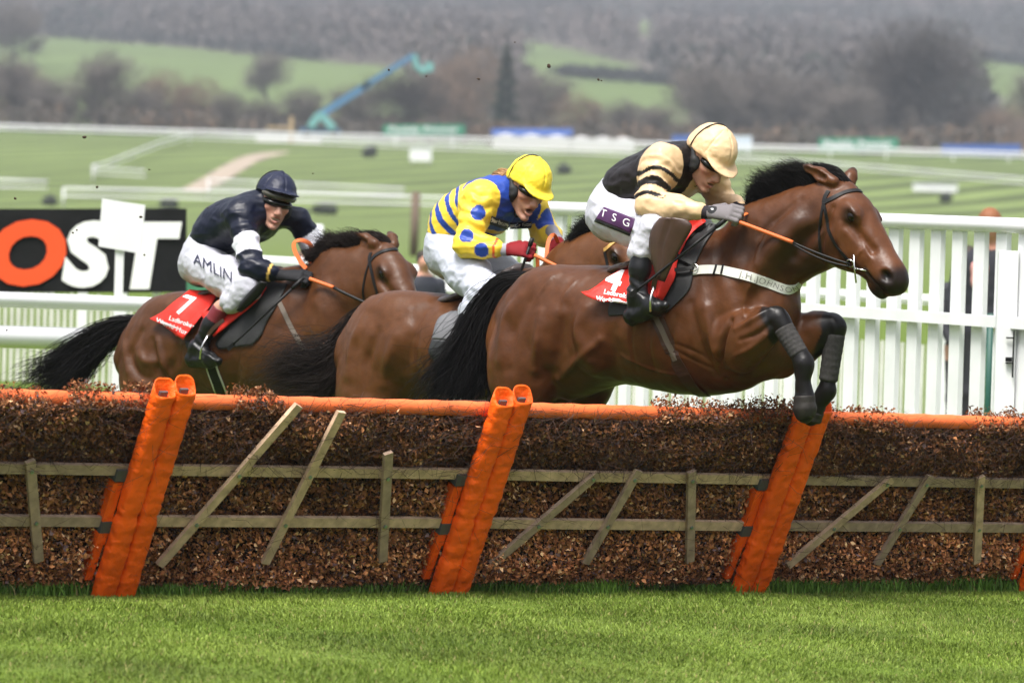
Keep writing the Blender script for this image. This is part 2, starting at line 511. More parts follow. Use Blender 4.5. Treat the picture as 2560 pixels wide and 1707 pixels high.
FIELDS = [[(-900, 70), (160, 92), (330, 108), (600, 135), (800, 152), (1010, 172), (1060, 215), (1180, 235), (1200, 320), (-900, 320)],
          [(1285, 105), (1420, 122), (1560, 160), (1700, 212), (1760, 262), (1700, 330), (1430, 330), (1330, 220), (1290, 160)],
          [(2405, 118), (2560, 150), (3400, 240), (3400, 330), (2560, 300), (2460, 225)],
          [(1560, 40), (1660, 70), (1640, 108), (1590, 90)], [(1480, 10), (1540, 14), (1550, 40), (1500, 30)]]
def inside(poly, x, y):
    r = np.zeros(len(x), bool); n = len(poly)
    for i in range(n):
        (x1, y1), (x2, y2) = poly[i], poly[(i + 1) % n]
        c = (y1 > y) != (y2 > y)
        with np.errstate(divide='ignore', invalid='ignore'): xx = (x2 - x1) * (y - y1) / (y2 - y1 + 1e-12) + x1
        r ^= c & (x < xx)
    return r
def proj_many(P):
    v = P - CAM; z = v @ _F; z = np.where(z < 1, 1, z)
    return 1280 + F_PX * (v @ _R) / z, 853.5 - F_PX * (v @ _U) / z
def is_meadow(P):
    x, y = proj_many(P); m = np.zeros(len(P), bool)
    for f in FIELDS: m |= inside(f, x, y)
    return m

ys = np.concatenate([np.linspace(-60, 12, 14)[:-1], np.linspace(12, 60, 60)[:-1], np.exp(np.linspace(math.log(60), math.log(4600), 230))])
ss = np.linspace(-1, 1, 141)
YY = np.repeat(ys, len(ss)); XX = np.tile(ss, len(ys)) * (28 + .34 * np.maximum(YY, 0))
TV = np.stack([XX, YY, gz(XX, YY)], 1)
nc = len(ss); a = (np.arange(len(ys) - 1)[:, None] * nc + np.arange(nc - 1)[None]).ravel()
TQ = np.stack([a, a + 1, a + nc + 1, a + nc], 1)
meadow = is_meadow(TV) | (YY < 790)
tc = np.where(meadow[:, None], [[.100, .138, .046]], [[.085, .072, .058]])
turf_near = np.array([.095, .142, .020]); mid = np.array([.105, .138, .044])
k = sstep(60, 180, YY)[:, None]
tc = np.where((YY < 600)[:, None], turf_near * (1 - k) + mid * k, tc)
tc *= (1 + .12 * fbm(TV * [1, 1, 0], 60, 3))[:, None]
def ground_material():
    m = bpy.data.materials.new('turf'); m.use_nodes = True; n = m.node_tree.nodes; L = m.node_tree.links; b = n['Principled BSDF']
    b.inputs['Roughness'].default_value = .9; b.inputs['Specular IOR Level'].default_value = .15
    a = n.new('ShaderNodeVertexColor'); a.layer_name = 'Col'; tcn = n.new('ShaderNodeTexCoord')
    # mowing stripes: bands of grass rolled one way and the other, only on the gallops of the far slope
    mp = n.new('ShaderNodeMapping'); mp.inputs['Rotation'].default_value = (0, 0, R(17)); L.new(tcn.outputs['Object'], mp.inputs['Vector'])
    wv = n.new('ShaderNodeTexWave'); wv.wave_type = 'BANDS'; wv.bands_direction = 'X'; wv.inputs['Scale'].default_value = .040; wv.inputs['Distortion'].default_value = .8; wv.inputs['Detail'].default_value = 1
    L.new(mp.outputs[0], wv.inputs['Vector'])
    sep = n.new('ShaderNodeSeparateXYZ'); L.new(tcn.outputs['Object'], sep.inputs[0])
    mr = n.new('ShaderNodeMapRange'); mr.inputs[1].default_value = 250; mr.inputs[2].default_value = 330; L.new(sep.outputs['Y'], mr.inputs[0])
    mr2 = n.new('ShaderNodeMapRange'); mr2.inputs[1].default_value = 620; mr2.inputs[2].default_value = 560; L.new(sep.outputs['Y'], mr2.inputs[0])
    mm = n.new('ShaderNodeMath'); mm.operation = 'MULTIPLY'; L.new(mr.outputs[0], mm.inputs[0]); L.new(mr2.outputs[0], mm.inputs[1])
    w1 = n.new('ShaderNodeMapRange'); w1.inputs[1].default_value = .3; w1.inputs[2].default_value = .7; w1.inputs[3].default_value = -.40; w1.inputs[4].default_value = .40; L.new(wv.outputs['Fac'], w1.inputs[0])
    m2 = n.new('ShaderNodeMath'); m2.operation = 'MULTIPLY_ADD'; L.new(w1.outputs[0], m2.inputs[0]); L.new(mm.outputs[0], m2.inputs[1]); m2.inputs[2].default_value = 1
    nz = n.new('ShaderNodeTexNoise'); nz.inputs['Scale'].default_value = 2.2; nz.inputs['Detail'].default_value = 7; nz.inputs['Roughness'].default_value = .7; L.new(tcn.outputs['Object'], nz.inputs['Vector'])
    n1 = n.new('ShaderNodeMapRange'); n1.inputs[1].default_value = .3; n1.inputs[2].default_value = .7; n1.inputs[3].default_value = .75; n1.inputs[4].default_value = 1.25; L.new(nz.outputs['Fac'], n1.inputs[0])
    m3 = n.new('ShaderNodeMath'); m3.operation = 'MULTIPLY'; L.new(m2.outputs[0], m3.inputs[0]); L.new(n1.outputs[0], m3.inputs[1])
    sc = n.new('ShaderNodeVectorMath'); sc.operation = 'SCALE'; L.new(a.outputs['Color'], sc.inputs[0]); L.new(m3.outputs[0], sc.inputs['Scale']); L.new(sc.outputs[0], b.inputs['Base Color'])
    return m
tag(mesh_obj('ground', TV, TQ, ground_material(), col=tc), kind='structure')

# sandy track across the far slope
def strip_on_ground(name, left, right, m, lift, n=40, kind='structure'):
    A = spline(left, n); B = spline(right, n); V = []
    for p, q_ in zip(A, B):
        for f in (0, .25, .5, .75, 1):
            h = ground_hit(*(p * (1 - f) + q_ * f)); V.append(h + [0, 0, lift])
    V = np.array(V); a = (np.arange(n - 1)[:, None] * 5 + np.arange(4)[None]).ravel()
    Q = np.stack([a, a + 1, a + 6, a + 5], 1)
    o = mesh_obj(name, V, Q, m); return tag(o, kind=kind)
SAND = mat('sandy_track', (.32, .265, .21), rough=.95, spec=.1, noise=(.6, .12))
strip_on_ground('track', [(440, 482), (500, 450), (560, 415), (610, 392), (660, 383), (720, 380)], [(505, 485), (560, 456), (610, 425), (650, 402), (690, 391), (722, 383)], SAND, .05)

# ------------------------------------------------------------------ close turf: blades of grass
def blades(n, xr, yr, hgt, seed, base, tip, wid=.0035, mask=None, lean=.5):
    rg = np.random.default_rng(seed)
    x = rg.uniform(*xr, n); y = rg.uniform(*yr, n)
    if mask is not None:
        k = mask(x, y, rg); x, y = x[k], y[k]; n = len(x)
    P = np.stack([x, y, 0 * x], 1)
    clump = np.clip(.5 + .5 * fbm(P, .35, seed), 0, 1)
    h = hgt * (.45 + .75 * clump) * rg.uniform(.55, 1.2, n)
    z = gz(x, y) - .004
    an = rg.uniform(0, 2 * math.pi, n); dx, dy = np.cos(an), np.sin(an)
    bl = rg.normal(0, lean, (n, 2)) * h[:, None] * .8 + np.stack([vnoise(P, .5, seed + 1), vnoise(P, .5, seed + 2)], 1) * h[:, None] * .3
    w = wid * rg.uniform(.6, 1.4, n)
    b0 = np.stack([x - dx * w, y - dy * w, z], 1); b1 = np.stack([x + dx * w, y + dy * w, z], 1)
    m0 = np.stack([x + bl[:, 0] * .4 - dx * w * .8, y + bl[:, 1] * .4 - dy * w * .8, z + h * .6], 1)
    m1 = np.stack([x + bl[:, 0] * .4 + dx * w * .8, y + bl[:, 1] * .4 + dy * w * .8, z + h * .6], 1)
    t0 = np.stack([x + bl[:, 0], y + bl[:, 1], z + h * .95], 1)
    V = np.stack([b0, b1, m1, m0, t0, t0 + [1e-4, 0, 0]], 1).reshape(-1, 3)
    i = np.arange(n)[:, None] * 6
    Q = np.concatenate([i + [[0, 1, 2, 3]], i + [[3, 2, 5, 4]]])
    v = rg.uniform(.7, 1.3, n) * (1 + .35 * vnoise(P, .55, seed + 5)); hue = np.clip(rg.normal(.5, .3, n) + .45 * vnoise(P, .7, seed + 6), 0, 1)[:, None]
    c = (np.array(base) * (1 - hue) + np.array(tip) * hue) * v[:, None]
    dead = rg.random(n) < .03; c[dead] = [.30, .25, .10]
    C = np.repeat(c, 6, 0)
    return V, Q, C
GRASS = mat('grass_blades', attr=True, rough=.6, spec=.25)
gv, gq, gc = blades(840000, (-5.0, 5.0), (15.4, 24.6), .025, 41, (.095, .150, .016), (.205, .272, .042), wid=.0020, lean=.5)
tag(mesh_obj('grass', gv, gq, GRASS, col=gc, smooth=False), kind='stuff')
# ================================================================== the hurdle
HA = R(38)
HE = np.array([math.cos(HA), math.sin(HA), 0]); HN = np.array([math.sin(HA), -math.cos(HA), 0])
H0 = at(1280, 1480, 22.0) * [1, 1, 0]
def hbase(t):
    p = H0 + HE * t; p[2] = gz(p[0:1], p[1:2])[0]; return p
VH, LEAN = .955, .46
HW = HN * LEAN + np.array([0, 0, VH]); HL = np.linalg.norm(HW); HW1 = HW / HL
HF = np.cross(HE, HW1); HF = HF if HF[1] < 0 else -HF            # outward from the face towards the camera
def hp_(t, f, out=0.0): return hbase(t) + HW * f + HF * out      # f: 0 foot, 1 post top
def t_at(px, py=1480):
    lo, hi = -5.0, 6.0
    for _ in range(50):
        m = (lo + hi) / 2
        if proj(hbase(m))[0] < px: lo = m
        else: hi = m
    return lo
TB = [t_at(250), t_at(1088), t_at(1835), t_at(2545)]
pitch = (TB[2] - TB[0]) / 2
TB = [TB[0] - pitch] + TB + [TB[3] + pitch]
ORANGE = mat('orange_vinyl_padding', (.95, .122, .006), rough=.45, spec=.3, noise=(5, .22), bump=(24, .9, .018))
ORANGE2 = mat('faded_orange_rail_padding', (.80, .16, .045), rough=.55, spec=.35, noise=(7, .18), bump=(30, .4, .006))
GREYTAPE = mat('grey_tape', (.075, .078, .080), rough=.6)
WOOD = mat('weathered_timber', (.56, .385, .26), rough=.85, spec=.2, noise=(22, .30), bump=(70, .4, .003))
WOOD2 = mat('grey_weathered_timber', (.39, .275, .20), rough=.9, spec=.2, noise=(22, .30), bump=(70, .4, .003))
BRUSH = mat('dead_birch_brush', attr=True, rough=.85, spec=.15)
BOLT = mat('zinc_bolt', (.30, .36, .36), rough=.4, metal=.8)
DARKHOLE = mat('dark_socket', (.02, .015, .015), rough=.9)

def brush_mesh(t0, t1, seed, bare=lambda u: 0 * u):
    """bare(u): how far the tufts are worn off the padded rail along the panel (0..1)"""
    rg = np.random.default_rng(seed); V = []; C = []
    L = t1 - t0
    def leaves(n, f0, f1, o_in, o_out, size, bright, top=False):
        t = rg.uniform(t0, t1, n); f = rg.uniform(f0, f1, n)
        P0 = np.stack([t, f * HL, np.full(n, seed * 3.3)], 1)
        lump = fbm(P0, .22, seed)
        mid = (f - f0) / (f1 - f0)
        bulge = np.sin(np.pi * np.clip(mid, 0, 1)) ** .5
        o = o_in + (o_out - o_in) * bulge * rg.random(n) ** .45 + .022 * lump
        if top: f = f + .028 * vnoise(P0 * [1, 0, 1], .22, seed + 2) + .012 * rg.normal(0, 1, n)
        if top == 2:      # tufts stand up in clumps; between them the padded rail lies bare
            kk = .8 * vnoise(P0 * [1, 0, 1], .34, seed + 4) + .6 * vnoise(P0 * [1, 0, 1], .8, seed + 6) + .35 * vnoise(P0 * [1, 0, 1], .07, seed + 8) > -.42 + 1.9 * (f - .90) + 1.7 * bare((t - t0) / L)
            t, f, o, P0, lump, mid = t[kk], f[kk], o[kk], P0[kk], lump[kk], mid[kk]; n = len(t)
        elif top:
            kk = f < .908 - .020 * bare((t - t0) / L) + .022 * (vnoise(P0 * [1, 0, 1], .16, seed + 4) + .6 * vnoise(P0 * [1, 0, 1], .5, seed + 6))
            t, f, o, P0, lump, mid = t[kk], f[kk], o[kk], P0[kk], lump[kk], mid[kk]; n = len(t)
        base = np.array([hbase(tt) for tt in np.linspace(t0, t1, 40)])
        B = np.stack([np.interp(t, np.linspace(t0, t1, 40), base[:, i]) for i in range(3)], 1)
        P = B + HW[None] * f[:, None] + HF[None] * o[:, None]
        a = rg.normal(0, 1, (n, 3)); a /= np.linalg.norm(a, axis=1)[:, None]
        b = rg.normal(0, 1, (n, 3)); b = np.cross(a, b); b /= np.linalg.norm(b, axis=1)[:, None]
        s = size * rg.uniform(.5, 1.4, n)[:, None]; s2 = s * rg.uniform(.25, .75, n)[:, None]
        q = np.stack([P - a * s, P + b * s2, P + a * s, P - b * s2], 1)
        q[:, 1] += np.cross(a, b) * s * .5; q[:, 3] += np.cross(a, b) * s * .4
        V.append(q.reshape(-1, 3))
        u = rg.random(n)
        c = np.array([.082, .031, .015])[None] * (1 - u[:, None]) + np.array([.285, .120, .050])[None] * u[:, None]
        lt = rg.random(n) < .10; c[lt] = np.array([.44, .26, .14]) * rg.uniform(.6, 1.15, lt.sum())[:, None]
        gr = rg.random(n) < .10; c[gr] = np.array([.085, .055, .055])
        c *= (bright * (1 + .25 * lump))[:, None]
        C.append(np.repeat(c, 4, 0))
    d = L / 1.9
    leaves(int(19000 * d), .60, .935, -.05, .072, .0110, 1.5, top=True)
    leaves(int(10000 * d), .86, .958, -.06, .075, .0095, 1.2, top=2)
    leaves(int(9500 * d), .34, .64, -.03, .046, .0125, 2.3)
    leaves(int(13500 * d), -.01, .40, -.04, .065, .0120, 3.4)
    V = np.concatenate(V); C = np.concatenate(C); n = len(V) // 4
    Q = np.arange(n * 4).reshape(n, 4)
    # twigs
    tv = []; tq = []; tcx = []; base = len(V)
    for i in range(int(1700 * d)):
        t = rg.uniform(t0, t1); up = rg.random() < .55
        f = rg.uniform(.62, .94) if up else rg.uniform(0, .6)
        o = (rg.uniform(.02, .11) if up else rg.uniform(.0, .06)); l = rg.uniform(.06, .22)
        dr = HE * rg.normal(.25, .8) + HW1 * rg.normal(.15, .5) + HF * rg.normal(.05, .25); dr /= np.linalg.norm(dr)
        if up and f + l * dr[2] > 1.0: l *= .4
        p = hp_(t, f, o); sd = np.cross(dr, rg.normal(0, 1, 3)); sd /= np.linalg.norm(sd); r = rg.uniform(.0007, .0017)
        sd2 = np.cross(dr, sd); bend = rg.normal(0, .02, 3)
        pts = [p, p + dr * l * .5 + bend, p + dr * l]
        for j, pp in enumerate(pts):
            rr = r * (1 - .35 * j)
            tv += [pp + sd * rr, pp - .5 * sd * rr + .87 * sd2 * rr, pp - .5 * sd * rr - .87 * sd2 * rr]
        for j in range(2):
            for k in range(3): tq.append((base + j * 3 + k, base + j * 3 + (k + 1) % 3, base + j * 3 + 3 + (k + 1) % 3, base + j * 3 + 3 + k))
        base += 9
        cc = np.array([.07, .042, .036]) * rg.uniform(.6, 1.5); tcx += [cc] * 9
    return np.vstack([V, np.array(tv)]), np.vstack([Q, np.array(tq)]), np.vstack([C, np.array(tcx)])

def pad(mb, t, out, f0, f1, r, phase=0.0, seed=0):
    """one padded leg: a soft tube, flattened on the side away from the camera, with the creases of loose vinyl"""
    n, seg = 110, 28; rg = np.random.default_rng(seed); V = []; Fc = []
    for i in range(n + 1):
        f = f0 + (f1 - f0) * i / n; c = hp_(t, 0, out) + HW * f
        cr = 1 + .030 * math.sin(f * 60 + phase) * math.sin(f * 13 + seed) + .02 * math.sin(f * 97 + 2 * phase) - (.10 * math.exp(-((f - .43) / .02) ** 2) if seed % 3 != 1 else 0)
        tap = .93 if i == 0 else 1.0
        for j in range(seg):
            a = 2 * math.pi * j / seg
            ca, sa = math.cos(a), math.sin(a); sq = 1 / (abs(ca) ** 3 + abs(sa) ** 3) ** (1 / 3)      # flattish padded section
            x = ca * sq * r * cr * tap; y = sa * sq * r * cr * tap * .80
            if y < 0: y *= .8
            lift = HW1 * max(0, (.5 - y / r)) * .050 if i == n else 0      # the sleeve stands higher at the back
            V.append(c + HE * x + HF * y + lift)
    VV = np.array(V); cc = np.repeat(np.array([hp_(t, 0, out) + HW * (f0 + (f1 - f0) * i / n) for i in range(n + 1)]), seg, 0); dd = VV - cc; dd /= np.linalg.norm(dd, axis=1)[:, None] + 1e-9
    loc = np.stack([(VV - cc) @ HE, (VV - cc) @ HF, (cc - cc[0]) @ HW1 + .35 * np.abs((VV - cc) @ HE)], 1)      # creases sag away from the middle seam
    VV = VV + dd * (.0030 * (1 - 2 * np.abs(vnoise(loc * [.5, .5, 1.6], .035, 80 + seed))) + .003 * vnoise(loc, .11, 90 + seed))[:, None]; V = list(VV)
    for i in range(n):
        for j in range(seg):
            Fc.append((i * seg + j, i * seg + (j + 1) % seg, (i + 1) * seg + (j + 1) % seg, (i + 1) * seg + j))
    # turned-in top rim and recessed cap
    b = n * seg; c = hp_(t, 0, out) + HW * f1
    for k, (rs, dz) in enumerate(((.88, .004), (.80, -.034))):
        for j in range(seg):
            p = V[b + j] - c; V.append(c + p * rs + HW1 * (dz - .004))
    m1, m2 = (n + 1) * seg, (n + 2) * seg
    for j in range(seg):
        j2 = (j + 1) % seg
        Fc.append((b + j, b + j2, m1 + j2, m1 + j)); Fc.append((m1 + j, m1 + j2, m2 + j2, m2 + j))
    Fc.append(tuple(m2 + j for j in range(seg))); Fc.append(tuple(range(seg - 1, -1, -1)))
    mb.add(V, Fc)

names = ['brush hurdle panel cut off by the left edge of the photo', 'brush hurdle panel below the last two horses, long pale slanting batten reaching the orange rail',
         'brush hurdle panel under the belly of the leading horse, darker grey battens', 'brush hurdle panel right of the tucked forelegs, at the right of the photo',
         'brush hurdle panel at the right edge with only its orange leg in view']
def on_face(t0, t1):
    """panel-local: u along the panel (m), f up the face"""
    return lambda u, f, o: hp_(t0 + u, f, o)
for i in range(5):
    t0, t1 = TB[i], TB[i + 1]; L = t1 - t0; S = on_face(t0, t1)
    root = thing('hurdle', names[i], 'hurdle', hbase((t0 + t1) / 2), 'brush hurdle panels')
    bv_, bq_, bc_ = brush_mesh(t0, t1, 60 + i, (lambda u: .25 + 0 * u, lambda u: .60 + .25 * np.sin(u * 13 + 1), lambda u: .9 * sstep(.66, .36, u), lambda u: .25 + .15 * np.sin(u * 17), lambda u: .12 + 0 * u)[i])
    bo = mesh_obj('brush', bv_, bq_, BRUSH, root, col=bc_, smooth=False)
    core = MB(); core.bar(S(L / 2, .0, -.05), S(L / 2, .88, -.05), L - .006, .05, HE, (.022, .013, .009)); core.build('brush_core', BRUSH, root)
    rail = MB(); nn = 30
    rail.tube([S(.05 + (L - .10) * k / nn, .905, .0) for k in range(nn + 1)], [.035 + .002 * math.sin(k * 2.1) for k in range(nn + 1)], 14)
    rail.build('top_rail', ORANGE2, root, smooth=True)
    for f in (.372, .612):
        m_ = MB(); m_.bar(S(.07, f, .045), S(L - .07, f + .004 * (i % 2), .050), .048, .022, HW1); m_.build('crossbar', WOOD if i in (1, 2) else WOOD2, root)
    # fanned battens: (u at foot, f foot, u at head, f head)
    fan = [(.10, .17, .56, .955 if i == 1 else .64), (.685, .18, .81, .93 if i == 1 else .66), (1.36, .19, 1.15, .74 if i == 1 else .66)]
    for k, (ua, fa, ub, fb) in enumerate(fan):
        s_ = L / 1.92
        a, b = S(ua * s_ + .12, fa, .062), S(ub * s_ + .12, fb, .105 if fb > .7 else .075)
        m_ = MB(); m_.bar(a, b, .044, .020, HE); bt = m_.build('batten', WOOD if (i, k) in ((1, 0), (1, 1), (3, 0), (3, 2)) else WOOD2, root)
        for f in (.374, .614):
            x = (f - fa) / (fb - fa)
            if 0 < x < 1:
                mb_ = MB(); c = a + (b - a) * x; mb_.tube([c + HF * .004, c + HF * .016], .009, 8); mb_.build('bolt', BOLT, bt)
    for sd, tt in ((1, t0 + .050), (-1, t1 - .050)):
        lg = MB(); ph = random.random() * 6
        pad(lg, tt, .085, .0, .985 if sd < 0 else 1.0, .051, ph, i * 2 + (sd > 0))
        lo = lg.build('padded_leg', ORANGE, root, smooth=True)
        ec = MB(); ec.bar(hp_(tt, 0, .085) + HW * .96, hp_(tt, 0, .085) + HW * (.992 if sd < 0 else 1.007) - HW1 * .024 * 0, .040, .014, HE); ec.build('post_end', GREYTAPE, lo)
        if sd < 0:
            fl = MB(); fl.bar(S(L - .128, .27, .045), S(L - .128, .56, .045), .048, .05, HE); fl.build('padded_flap', ORANGE, root)
            fl2 = MB(); fl2.bar(S(L - .126, .10, .035), S(L - .130, .27, .045), .036, .05, HE); fl2.build('padded_flap', ORANGE, root)
            for f in (.36, .60):
                tp = MB(); tp.bar(S(L - .126, f - .032, .048), S(L - .126, f + .020, .048), .054, .054, HE); tp.build('tape', GREYTAPE, root)
# longer grass left uncut along the foot of the hurdle
def _foot(x, y, rg):
    P = np.stack([x, y, 0 * x], 1); d = (P - H0) @ HN
    cl = .5 + .5 * vnoise(P, .35, 77)
    return (d > -.05) & (d < .06 + .20 * cl ** 1.5 * rg.random(len(x)))
gv, gq, gc = blades(900000, (-3.9, 4.2), (18.8, 25.6), .085, 43, (.060, .135, .014), (.120, .220, .030), mask=_foot, lean=.35)
tag(mesh_obj('long_grass', gv, gq, GRASS, col=gc, smooth=False), kind='stuff')
# ================================================================== horses
COAT = mat('bay_coat', attr=True, rough=.38, spec=.27, noise=(24, .18), bump=(70, .3, .004))
HAIR = mat('black_hair', (.006, .005, .005), rough=.6, spec=.14)
HAIR_B = mat('dark_brown_hair', (.014, .009, .007), rough=.6, spec=.16)
HOOF = mat('dark_hoof_horn', (.022, .019, .016), rough=.55, spec=.25, noise=(30, .35), bump=(60, .4, .003))
EYE = mat('dark_eye', (.006, .004, .003), rough=.12, spec=.35)
BANDAGE = mat('grey_bandage', (.048, .045, .044), rough=.9, spec=.15, noise=(60, .3), bump=(180, .6, .003))
BLACK_LEATHER = mat('black_leather', (.007, .007, .007), rough=.45, spec=.25)
BROWN_LEATHER = mat('dark_brown_leather', (.050, .026, .018), rough=.4, spec=.45, noise=(14, .3), bump=(60, .2, .004))
STEEL = mat('polished_steel', (.62, .62, .60), rough=.22, metal=1.0)
BRASS = mat('pale_buckle', (.7, .62, .45), rough=.3, metal=1.0)
ORANGE_GRIP = mat('orange_rubber_grip', (.62, .13, .025), rough=.6, bump=(220, .5, .002))

def frame_of(yaw, pitch, roll=0.0):
    """columns: forward, near side, up.  yaw turns from the right of the photograph towards the camera; pitch looks down"""
    f = np.array([math.cos(yaw) * math.cos(pitch), -math.sin(yaw) * math.cos(pitch), -math.sin(pitch)])
    s = np.array([-math.sin(yaw), -math.cos(yaw), 0.0])
    u = np.cross(f, -s); u = u if u[2] > 0 else -u
    s2 = s * math.cos(roll) + u * math.sin(roll); u2 = -s * math.sin(roll) + u * math.cos(roll)
    return np.stack([f, s2, u2], 1)

HEAD_PROFILE = [(0.0, .052, -.13, .066), (.08, .074, -.195, .082), (.17, .078, -.212, .086), (.27, .060, -.180, .074), (.36, .038, -.135, .059),
                (.45, .020, -.112, .050), (.53, .008, -.104, .049), (.585, -.012, -.096, .043)]

def bounds(pts, m): pts = np.array(pts); return pts.min(0) - m, pts.max(0) + m

def make_horse(sp):
    pl = sp['plane']; q = pl.q; u, s_ = pl.u, pl.s; Zup = np.array([0, 0, 1.0]); M = np.stack([u, s_, Zup], 1)
    torso = [(q(x, (a + b) / 2), (b - a) / 2 * pl.mpp, wd) for x, a, b, wd in sp['torso']]
    neck = []
    for (cx, cy, lx, ly, wd) in sp['neck']:
        A, B = q(cx, cy), q(lx, ly); neck.append(((A + B) / 2, np.linalg.norm(A - B) / 2, wd))
    hp = sp['head']; HM = frame_of(*hp['rot']); HC = q(hp['px'], hp['py'], hp.get('o', 0)); sz = hp['size']
    hl = hp.get('len', .82)
    Lh = lambda x, y, z: HC + HM @ (np.array([x if x < .2 else .2 + (x - .2) * hl, y, z]) * sz)
    legs = [[(q(x, y, o), rv, rw) for x, y, o, rv, rw in lg['pts']] for lg in sp['legs']]
    pts = [t[0] for t in torso + neck] + [p[0] for lg in legs for p in lg] + [Lh(.65, 0, 0), Lh(0, 0, .2)]
    pts = np.array(pts); big = max(t[1] for t in torso)
    lo = pts.min(0) - [.4, .42, .12]; hi = pts.max(0) + [.25, .42, .3]
    tz = max(t[0][2] + t[1] for t in torso); hi[2] = max(hi[2], tz + .1)
    S = SDF(lo, hi, sp.get('h', .0115))
    S.loft(torso, s_, n=30, k=.02)
    S.loft(neck, s_, n=14, k=.08)
    for it in sp['flesh']:
        if it[0] == 'e': _, x, y, o, r, k, op = it; S.ell(q(x, y, o), r, M, k, op)
        else: _, x, y, o, x2, y2, o2, r1, r2, k, op = it; S.cone(q(x, y, o), q(x2, y2, o2), r1, r2, k, op)
    for lg, P in zip(sp['legs'], legs):
        nb = lg.get('blend', 3)
        S.loft(P[:nb], s_, n=4 * nb, k=lg.get('k', .05))
        S.loft(P[nb - 1:], s_, n=4 * (len(P) - nb + 1), k=.010)
        if 'hoof' in lg:
            a, b, r0, r1 = lg['hoof']; a, b = q(*a), q(*b); c = a * .55 + b * .45; e = b + (b - a) * .12
            S.chain([a, c, b], [r0 * .90, r1 * .80, r1 * .70], .008)
    # head
    prof = [(Lh(x, 0, (a + b) / 2), (a - b) / 2 * sz, wd * sz) for x, a, b, wd in HEAD_PROFILE]
    S.loft(prof, HM[:, 1], n=18, k=.045)
    def E(x, y, z, r, k=.02, op=1): S.ell(Lh(x, y, z), np.array(r) * sz, HM, k * sz, op)
    def Cn(a, b, r0, r1, k=.02, op=1): S.cone(Lh(*a), Lh(*b), r0 * sz, r1 * sz, k * sz, op)
    Cn((.06, 0, .050), (.50, 0, -.006), .036, .026, .03)
    for y in (-1, 1):
        E(.13, y * .060, -.105, (.105, .034, .10), .03)
        E(.185, y * .078, .035, (.055, .026, .034), .03)
        Cn((.235, y * .076, -.035), (.37, y * .054, -.048), .017, .009, .02)
        Cn((.225, y * .092, -.005), (.40, y * .062, -.010), .012, .010, .03, -1)
        E(.545, y * .038, -.038, (.048, .024, .036), .02)
        E(.560, y * .066, -.036, (.034, .024, .024), .010, -1)
        Cn((.44, y * .060, -.094), (.60, y * .046, -.090), .008, .007, .006, -1)
        E(.200, y * .112, .024, (.034, .018, .022), .012, -1)
        E(.198, y * .092, .050, (.034, .016, .010), .012)
    E(.592, 0, -.058, (.034, .044, .040), .02)
    E(.535, 0, -.128, (.050, .034, .024), .025)
    # ears
    eartips = []; Eb = .95
    for (dy, tip) in zip((.058, -.058), sp['ears']):
        b = Lh(.015, dy, .055); t = q(*tip); v = t - b
        mid = b + v * .42
        S.chain([b, mid, b + v * .8, t], [.026 * sz, .029 * sz, .017 * sz, .004], .015)
        fr = HM[:, 0] * .6 + HM[:, 1] * np.sign(dy) * .8
        fr = fr - v * (fr @ v) / (v @ v); fr /= np.linalg.norm(fr)
        S.chain([b + v * .25 + fr * .028, mid + v * .1 + fr * .03, b + v * .85 + fr * .016], [.018, .021, .008], .008, -1)
        eartips.append((b, t))
    V, Q = S.mesh(2)
    N = vnormals(V, Q)
    # small relief: sinew, veins, folds of skin
    rel = .006 * fbm(V, .15, 3) + .0020 * vnoise(V * [1, 1, .45], .035, 9)
    V = V + N * rel[:, None]
    # sculpting strokes laid on the skin
    bv0 = bvh_of(V, Q)
    for path, r, amp in sp.get('strokes', []):
        P = []
        for p in spline(path, max(3, 5 * len(path))):
            l, n = hit(bv0, *p)
            if l is not None: P.append(l)
        if len(P) < 2: continue
        best = np.full(len(V), 9.0); tt = np.zeros(len(V))
        near = np.where(np.linalg.norm(V - np.mean(P, 0), axis=1) < 1.2)[0]
        for i in range(len(P) - 1):
            d, t = segd(V[near], P[i], P[i + 1]); m = d < best[near]
            best[near[m]] = d[m]; tt[near[m]] = (i + t[m]) / (len(P) - 1)
        V = V + N * (1.7 * amp * np.exp(-(best / r) ** 2) * (.35 + .65 * np.sin(np.pi * np.clip(tt, .08, .92))))[:, None]
    # coat colours
    c0 = np.array(sp['coat']); col = np.tile(c0, (len(V), 1))
    col *= (1 + .12 * fbm(V, .30, 5))[:, None]
    warm = np.clip(.5 + .5 * fbm(V, .5, 8), 0, 1)[:, None]; col = col * (1 - .22 * warm * np.array([0, .25, .4]))
    dark = np.zeros(len(V))
    for lg, P in zip(sp['legs'], legs):
        pp = np.array([p[0] for p in P]); acc = np.zeros(len(V))
        if 'hoof' in lg: pp = np.vstack([pp, q(*lg['hoof'][1])])
        tot = len(pp) - 1
        best = np.full(len(V), 9.0); bt = np.zeros(len(V))
        for i in range(tot):
            d, t = segd(V, pp[i], pp[i + 1]); m = d < best; best[m] = d[m]; bt[m] = i + t[m]
        b0 = lg['black']
        dark = np.maximum(dark, sstep(b0 - .35, b0 + .25, bt) * sstep(.10, .075, best))
    lx = (V - HC) @ HM / sz
    lx[:, 0] = np.where(lx[:, 0] < .2, lx[:, 0], .2 + (lx[:, 0] - .2) / hl)
    hd = (lx[:, 0] > -.05) & (np.abs(lx[:, 1]) < .2) & (lx[:, 2] < .2) & (lx[:, 2] > -.28) & (lx[:, 0] < .75)
    muz = sstep(.505, .575, lx[:, 0] - .28 * (lx[:, 2] + .03)) * hd
    mouth = sstep(.0, 1, 1 - np.abs(lx[:, 2] + .105) / .03) * (lx[:, 0] > .40) * hd
